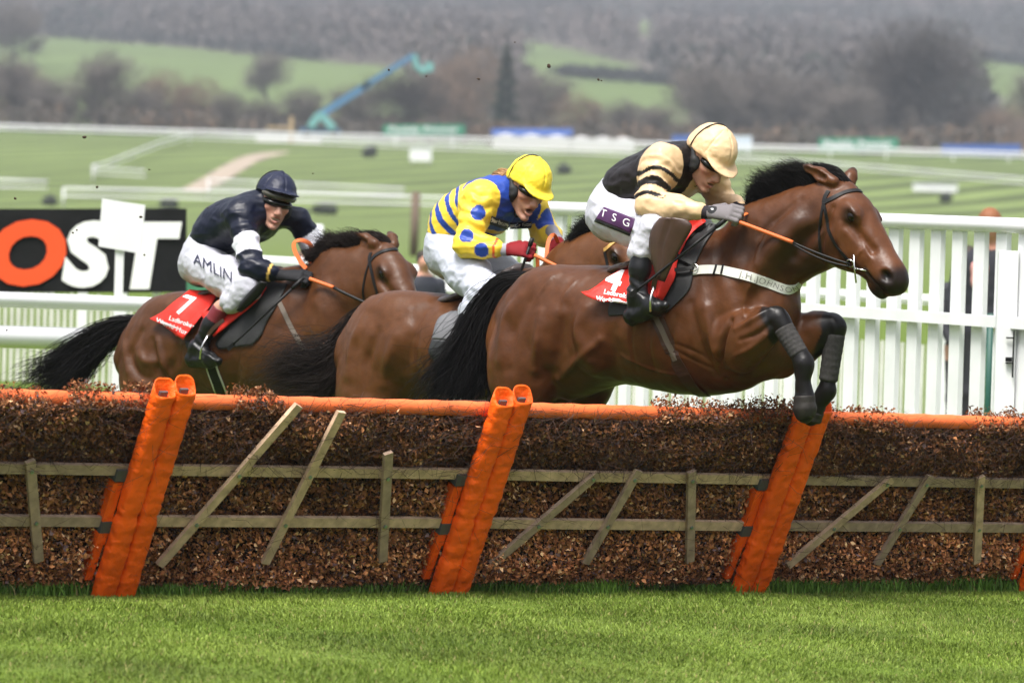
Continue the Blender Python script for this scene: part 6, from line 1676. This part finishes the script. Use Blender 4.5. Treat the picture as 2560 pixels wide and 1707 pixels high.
# ---------------------------------------------------------------- trees
TW = mat('bare_twigs', attr=True, rough=.9, spec=.1); BARK = mat('bark', (.075, .062, .052), rough=.9, noise=(2, .3))
def tree_mesh(seed, H=12.0, W=9.0, col=(.105, .085, .070), dens=1.0, conifer=False):
    """tapered trunk with forking limbs and a crown of many fine twigs"""
    rg = np.random.default_rng(seed); mb = MB(); tw = []
    def grow(p, d, L, r, lev):
        n = 4; pts = [p]; dd = d
        for i in range(n):
            dd = dd + rg.normal(0, .13, 3) + np.array([0, 0, .04]); dd /= np.linalg.norm(dd); pts.append(pts[-1] + dd * L / n)
        mb.tube(pts, [r * (1 - .5 * i / n) for i in range(n + 1)], 6 if lev < 2 else 4, cap=False)
        if lev >= 3:
            tw.append((pts[-1], dd)); tw.append((pts[2], dd)); return
        k = rg.integers(3, 5) if lev else 11
        for i in range(k):
            f = rg.uniform(.35, 1.0) if lev else .22 + .78 * (i + .5) / k; q_ = pts[int(f * n)]
            a = rg.normal(0, 1, 3); a -= dd * (a @ dd); a /= np.linalg.norm(a); an = rg.uniform(.45, 1.0)
            grow(q_, dd * math.cos(an) + a * math.sin(an) * (W / H * 1.25), L * rg.uniform(.55, .78) * (1 if lev else .80), r * .5, lev + 1)
    V = []; C = []
    if conifer:
        mb.tube([np.array([0, 0, 0.]), np.array([0, 0, H])], [.28, .04], 8)
        n = int(5200 * dens); z = H * (1 - rg.random(n) ** .62 * .92); rad = W / 2 * (1 - z / H) ** .75 * (.75 + .35 * np.sin(z * 4.5)) * rg.random(n) ** .4 + .1
        an = rg.uniform(0, 6.283, n); P = np.stack([rad * np.cos(an), rad * np.sin(an), z], 1); D = np.stack([np.cos(an), np.sin(an), -.35 + 0 * z], 1); L = rg.uniform(.25, .7, n)
        base = np.array([.022, .036, .022])
    else:
        grow(np.array([0, 0, -.1]), np.array([0, 0, 1.0]), H * .58, H * .020, 0)
        pts = np.array([t[0] for t in tw]); dr = np.array([t[1] for t in tw])
        sc = np.array([W / 2 / (np.abs(pts[:, :2]).max() + .01)] * 2 + [H * .96 / pts[:, 2].max()])
        n = int(9000 * dens); k = rg.integers(0, len(pts), n); P = pts[k] + rg.normal(0, .42, (n, 3)); D = dr[k] + rg.normal(0, .6, (n, 3)) + [0, 0, .25]; L = rg.uniform(.35, 1.1, n)
        m2 = n // 2; uu = rg.normal(0, 1, (m2, 3)); uu /= np.linalg.norm(uu, axis=1)[:, None]; uu *= (rg.random(m2) ** .45)[:, None]; uu *= (.82 + .25 * vnoise(uu, .45, seed))[:, None]
        ext = np.abs(P[:, :2]).max(); top_ = P[:, 2].max(); P[:m2] = uu * [ext * .8, ext * .8, top_ * .40] + [0, 0, top_ * .60]; D[:m2] = uu * .8 + rg.normal(0, .4, (m2, 3)) + [0, 0, .5]
        base = np.array(col)
    D /= np.linalg.norm(D, axis=1)[:, None]; a = np.cross(D, rg.normal(0, 1, (n, 3))); a /= np.linalg.norm(a, axis=1)[:, None]
    w_ = rg.uniform(.012, .035, n)[:, None] * (2.2 if conifer else 1)
    q4 = np.stack([P - a * w_, P + a * w_, P + D * L[:, None] + a * w_ * .3, P + D * L[:, None] - a * w_ * .3], 1).reshape(-1, 3)
    c = base * rg.uniform(.65, 1.4, n)[:, None] * (1 + .3 * vnoise(P, 2.5, seed))[:, None]; c = np.repeat(c, 4, 0)
    if not conifer:
        sc2 = np.array([W / 2 / np.percentile(np.abs(q4[:, :2]), 98)] * 2 + [H / np.percentile(q4[:, 2], 99.5)])
        q4 = q4 * sc2
        for i in range(len(mb.V)): mb.V[i] = mb.V[i] * sc2
    return mb, q4, np.arange(4 * n).reshape(n, 4), c
def make_tree(name, label, cat, seed, H, W, col, dens=1.0, conifer=False):
    root = thing(name, label, cat, (0, 0, 0)); mb, V_, Q_, c_ = tree_mesh(seed, H, W, col, dens, conifer)
    mb.build('trunk', BARK, root, smooth=True); mesh_obj('crown', V_, Q_, TW, root, col=c_, smooth=False); return root
GREYB = (.130, .112, .100); RUST = (.175, .125, .092); DARKT = (.062, .054, .048)
protos = [make_tree('bare_tree', 'x', 'tree', 101 + i, 12, w_, c_) for i, (w_, c_) in enumerate(((10, GREYB), (9, RUST), (11, GREYB), (10, DARKT)))]
used = [False] * 4
def plant(kind, px, ytop, ybase, wpx, Y, label, group=None):
    p = at(px, ybase, Y); p = gpt(p); H = at(px, ytop, Y)[2] - p[2]; W = wpx * Y / F_PX
    if used[kind]: o = copy_tree(protos[kind])
    else: o = protos[kind]; used[kind] = True
    w0 = (10, 9, 11, 10)[kind]; o.location = Vector([float(v) for v in p]); o.scale = (W / w0, W / w0, H / 12); o.rotation_euler = (0, 0, (px * 1.7) % 6.28)
    tag(o, label, 'tree', group)
G_ = 'bare trees along the foot of the hill'; GL = 'blurred bare grey brown tree in the belt beyond the far rail'; GR = 'blurred rusty bare tree in the belt beyond the far rail'
plant(0, 262, 130, 325, 190, 640, 'round crowned bare oak standing clear of the others at the left')
plant(3, 2310, 52, 350, 330, 690, 'tall dark bare tree, the largest of all, at the upper right')
plant(2, 30, 0, 118, 150, 1050, 'lone bare tree on the green hillside in the upper left corner')
plant(3, 1020, 172, 335, 220, 655, 'broad dark bare tree just right of the raised crane arm')
for k, px, yt, yb, w_, Y in ((0, 20, 138, 322, 190, 660), (2, 118, 192, 322, 150, 650), (1, 60, 170, 320, 160, 690), (1, 408, 176, 325, 150, 660), (1, 500, 195, 326, 150, 670), (0, 350, 215, 324, 130, 650), (0, 575, 228, 328, 90, 640), (2, 660, 245, 330, 120, 660),
                             (0, 672, 128, 270, 120, 850), (2, 750, 215, 330, 120, 665), (0, 900, 210, 333, 150, 670), (1, 1180, 118, 335, 220, 720), (1, 1130, 200, 335, 150, 680), (0, 1345, 178, 340, 170, 690), (1, 1440, 232, 342, 150, 675), (2, 1560, 250, 345, 150, 670),
                             (0, 1640, 262, 348, 120, 650), (0, 1760, 160, 350, 210, 690), (2, 1880, 165, 352, 220, 700), (2, 2010, 185, 352, 220, 690), (0, 2120, 215, 355, 180, 680), (0, 2210, 140, 352, 200, 720), (2, 2440, 250, 362, 160, 690), (1, 2520, 262, 365, 160, 670), (0, 2640, 160, 365, 200, 690), (0, -90, 150, 320, 200, 650), (1, 1090, 165, 335, 160, 730)):
    plant(k, px, yt, yb, w_, Y, GR if k == 1 else GL, G_ if k != 1 else 'rusty bare trees along the foot of the hill')
o = make_tree('conifer', 'tall dark green conifer among bare trees above the marquees', 'tree', 151, 12, 4, None, 1.0, True); p = gpt(at(1262, 335, 665)); o.location = Vector([float(v) for v in p]); H = at(1262, 108, 665)[2] - p[2]; o.scale = (1, 1, H / 12)
# low scrub along the foot of the trees, and the far woods: masses nobody could count
def scrub(name, X, Y, Z, Hs, Ws, n, cols, size, seed):
    rg = np.random.default_rng(seed); N = len(X); u = rg.normal(0, 1, (N, n, 3)); u /= np.linalg.norm(u, axis=2)[..., None]; r = rg.random((N, n, 1)) ** .4
    P = u * r; P[..., 2] = P[..., 2] * .5 + .5
    P = P * np.stack([Ws, Ws, Hs], 1)[:, None, :] * np.array([.5, .5, 1.0]) + np.stack([X, Y, Z], 1)[:, None, :]
    P = P.reshape(-1, 3); m = len(P); D = rg.normal(0, .55, (m, 3)) + [0, 0, .8]; D /= np.linalg.norm(D, axis=1)[:, None]; a = np.cross(D, rg.normal(0, 1, (m, 3))); a /= np.linalg.norm(a, axis=1)[:, None]
    L = size * rg.uniform(.5, 1.5, m)[:, None]; w_ = L * rg.uniform(.10, .32, m)[:, None]
    q4 = np.stack([P - a * w_, P + a * w_, P + D * L + a * w_ * .4, P + D * L - a * w_ * .4], 1).reshape(-1, 3)
    c = np.repeat(cols * rg.uniform(.82, 1.2, (N, 1)), n, 0) * rg.uniform(.85, 1.15, (m, 1)); c = np.repeat(c, 4, 0)
    return tag(mesh_obj(name, q4, np.arange(4 * m).reshape(m, 4), TW, col=c, smooth=False), kind='stuff')
rg = np.random.default_rng(3); N = 760
Y = rg.uniform(620, 730, N); X = rg.uniform(-.20, .20, N) * Y
low = np.abs(vnoise(np.stack([X, 0 * X, 0 * X], 1), 18, 2)); cc = np.where(rg.random(N)[:, None] < .35, [[.135, .095, .068]], [[.095, .082, .070]])
scrub('scrub', X, Y, gz(X, Y), 2.0 + 3.2 * low + rg.random(N), 4 + 3 * rg.random(N), 60, cc, .8, 4)
N = 21000; Y = 770 + 3000 * rg.random(N) ** 1.25; X = rg.uniform(-.21, .21, N) * Y; Z = gz(X, Y)
HT = 7 + 6 * rg.random(N); P = np.stack([X, Y, Z], 1); keep = ~is_meadow(P) & ~is_meadow(P + np.stack([0 * HT, 0 * HT, HT * .5], 1)) & ~is_meadow(P + np.stack([0 * HT, 0 * HT, HT * .85], 1)); X, Y, Z = X[keep], Y[keep], Z[keep]; N = len(X); P = P[keep]; HT = HT[keep]
tone = np.clip(.5 + .7 * fbm(P * [1, .35, 0], 110, 5), 0, 1)[:, None]
cc = np.array([.078, .074, .070]) * (1 - tone) + np.array([.145, .118, .110]) * tone; ev = rg.random(N) < .07; cc[ev] = [.030, .042, .030]
scrub('woods', X, Y, Z, HT, 7 + 4 * rg.random(N), 42, cc, 1.5, 6)
# dark hedges across the far meadows
def hedge(label, pts, hgt):
    pp = spline([ground_hit(*p, 700) for p in pts], 40); N = len(pp) * 3; i = np.repeat(np.arange(len(pp)), 3)
    X, Y = pp[i, 0] + rg.normal(0, .8, N), pp[i, 1] + rg.normal(0, 1.2, N)
    o = scrub('hedge', X, Y, gz(X, Y), hgt * rg.uniform(.7, 1.2, N), 3 + rg.random(N), 26, np.tile([[.040, .042, .038]], (N, 1)), .9, 9); del o['kind']; tag(o, label, 'hedge')
hedge('dark hedge crossing the green hillside meadow left of the leading rider', [(1400, 192), (1500, 200), (1600, 208), (1690, 216)], 2.6)
hedge('dark hedge below the wood along the top of the left meadow', [(120, 96), (330, 112), (600, 139), (800, 156)], 4.0)
hedge('dark hedge across the small meadow at the far right', [(2460, 150), (2520, 160), (2600, 172)], 3.0)

# ---------------------------------------------------------------- spectators beyond the pickets
def person_sdf(label, px, ytop, Y, skin, coat, trouser, yaw=0.0, crouch=1.0, hair=(.03, .02, .015), bag=None):
    g = gpt(at(px, 900, Y)); ht = (at(px, ytop, Y)[2] - g[2]) ; k = ht / 1.75
    f = np.array([math.sin(yaw), -math.cos(yaw), 0]); s = np.array([math.cos(yaw), math.sin(yaw), 0]); L = lambda x, y, z: g + (s * x + f * y) * k + np.array([0, 0, z * k])
    root = thing('person', label, 'person', g); M = np.stack([s, f, [0, 0, 1]], 1)
    S = SDF(g - [.5 * k, .5 * k, .02], g + [.5 * k, .5 * k, ht + .1], .016)
    S.loft([(L(0, 0, .92), .11 * k, .16 * k), (L(0, 0, 1.18), .105 * k, .165 * k), (L(0, 0, 1.38), .10 * k, .19 * k), (L(0, .01, 1.47), .06 * k, .07 * k)], s, n=8, k=.03)
    S.chain([L(0, .01, 1.45), L(0, .03, 1.56)], [.055 * k, .055 * k], .02); S.ell(L(0, .03, 1.64), np.array([.078, .097, .115]) * k, M, .02); S.ell(L(0, .125, 1.625), np.array([.014, .018, .02]) * k, M, .01)
    for e in (-1, 1):
        S.chain([L(e * .19, 0, 1.40), L(e * .24, .02, 1.12), L(e * .20, .14, .92)], [.062 * k, .048 * k, .036 * k], .03); S.ell(L(e * .20, .16, .87), np.array([.035, .03, .06]) * k, M, .02)
        S.chain([L(e * .09, 0, .90), L(e * .10, .02, .48), L(e * .10, -.01, .08)], [.09 * k, .065 * k, .045 * k], .03); S.chain([L(e * .10, -.03, .04), L(e * .11, .16, .03)], [.042 * k, .035 * k], .03)
    V_, Q_ = S.mesh(1); l = (V_ - g) / k; z = l[:, 2]; c = np.tile(np.array(coat), (len(V_), 1)); c[z < .90] = trouser; c[z < .09] = [.02, .018, .016]
    x = np.abs(l @ s); hand = (z > .80) & (z < .93) & (x > .165); c[hand] = skin; c[z > 1.485] = skin
    mesh_obj('body', V_, Q_, mat('plain_clothing', attr=True, rough=.75), root, col=c)
    hs_ = SDF(np.minimum(L(-.2, -.2, 1.5), L(.2, .25, 1.85)), np.maximum(L(-.2, -.2, 1.5), L(.2, .25, 1.85)), .012)
    hs_.ell(L(0, .015, 1.668), np.array([.086, .104, .108]) * k, M, .01); hs_.ell(L(0, .10, 1.60), np.array([.075, .08, .10]) * k, M, .01, -1)
    V_, Q_ = hs_.mesh(1); mesh_obj('hair', V_, Q_, mat('hair_%02d' % int(hair[0] * 100), hair, rough=.7), root)
    return root, L
person_sdf('spectator in a dark suit between the last horse and the rider in yellow', 1053, 629, 43.2, (.50, .26, .19), (.018, .020, .032), (.02, .02, .03), .2)
person_sdf('spectator in a dark suit behind the right end of the white wing', 2464, 527, 39, (.50, .24, .17), (.016, .017, .025), (.016, .016, .022), -.2, hair=(.22, .08, .03))
person_sdf('second dark figure behind the white wing, left of the tallest spectator', 2408, 620, 40, (.45, .25, .19), (.022, .022, .03), (.02, .02, .026), .5)
person_sdf('pale clad spectator seen under the arm of the last rider', 744, 630, 46, (.55, .30, .24), (.55, .38, .36), (.10, .09, .1), .3, hair=(.12, .07, .04))
p = at(2448, 700, 38.6); S = SDF(p - .22, p + .22, .012); S.ell(p, np.array([.07, .05, .10]), None, 0); S.ell(p + [0, 0, .1], np.array([.075, .05, .07]), None, .04); V_, Q_ = S.mesh(1)
tag(mesh_obj('bag', V_, Q_, mat('pink_cloth', (.62, .30, .28), rough=.7)), 'pink bag held by the tallest spectator behind the white wing', 'bag')

# ---------------------------------------------------------------- clods of turf in the air
CLOD = mat('wet_soil', (.045, .024, .014), rough=.9, noise=(30, .4))
rg = np.random.default_rng(21)
for i, (px, py, r) in enumerate(((1372, 166, .011), (1196, 198, .009), (1496, 200, .006), (1504, 202, .005), (1066, 191, .006), (972, 176, .006), (352, 543, .010), (361, 638, .006), (211, 343, .009), (243, 468, .007), (38, 497, .007), (373, 424, .005), (182, 582, .006), (192, 575, .005), (1287, 106, .004), (782, 434, .004), (17, 825, .005), (520, 520, .004))):
    c = at(px, py, 22.2 + 2.5 * rg.random()); V_, F_ = uv_ball(c, np.array([r, r * .8, r * rg.uniform(.6, 1.1)]), None, 10, 7); V_ = c + (V_ - c) * (1 + .35 * vnoise(V_, r * 1.1, i))[:, None]
    tag(mesh_obj('turf_clod', V_, F_, CLOD), 'small dark clod of turf flying through the air', 'clod', 'clods of turf in the air')

# ---------------------------------------------------------------- hazy air
hz = MB(); X0, X1, Y0, Y1, Z0, Z1 = -1800, 1800, -70, 4700, -8, 290
hz.box([(X0 + X1) / 2, (Y0 + Y1) / 2, (Z0 + Z1) / 2], [(X1 - X0) / 2, 0, 0], [0, (Y1 - Y0) / 2, 0], [0, 0, (Z1 - Z0) / 2])
hm = bpy.data.materials.new('haze'); hm.use_nodes = True; n = hm.node_tree.nodes; n.clear()
pv = n.new('ShaderNodeVolumePrincipled'); pv.inputs['Color'].default_value = (.80, .86, .96, 1); pv.inputs['Density'].default_value = .00026; pv.inputs['Anisotropy'].default_value = .2
ou = n.new('ShaderNodeOutputMaterial'); hm.node_tree.links.new(pv.outputs[0], ou.inputs['Volume'])
tag(hz.build('haze', hm), kind='stuff')
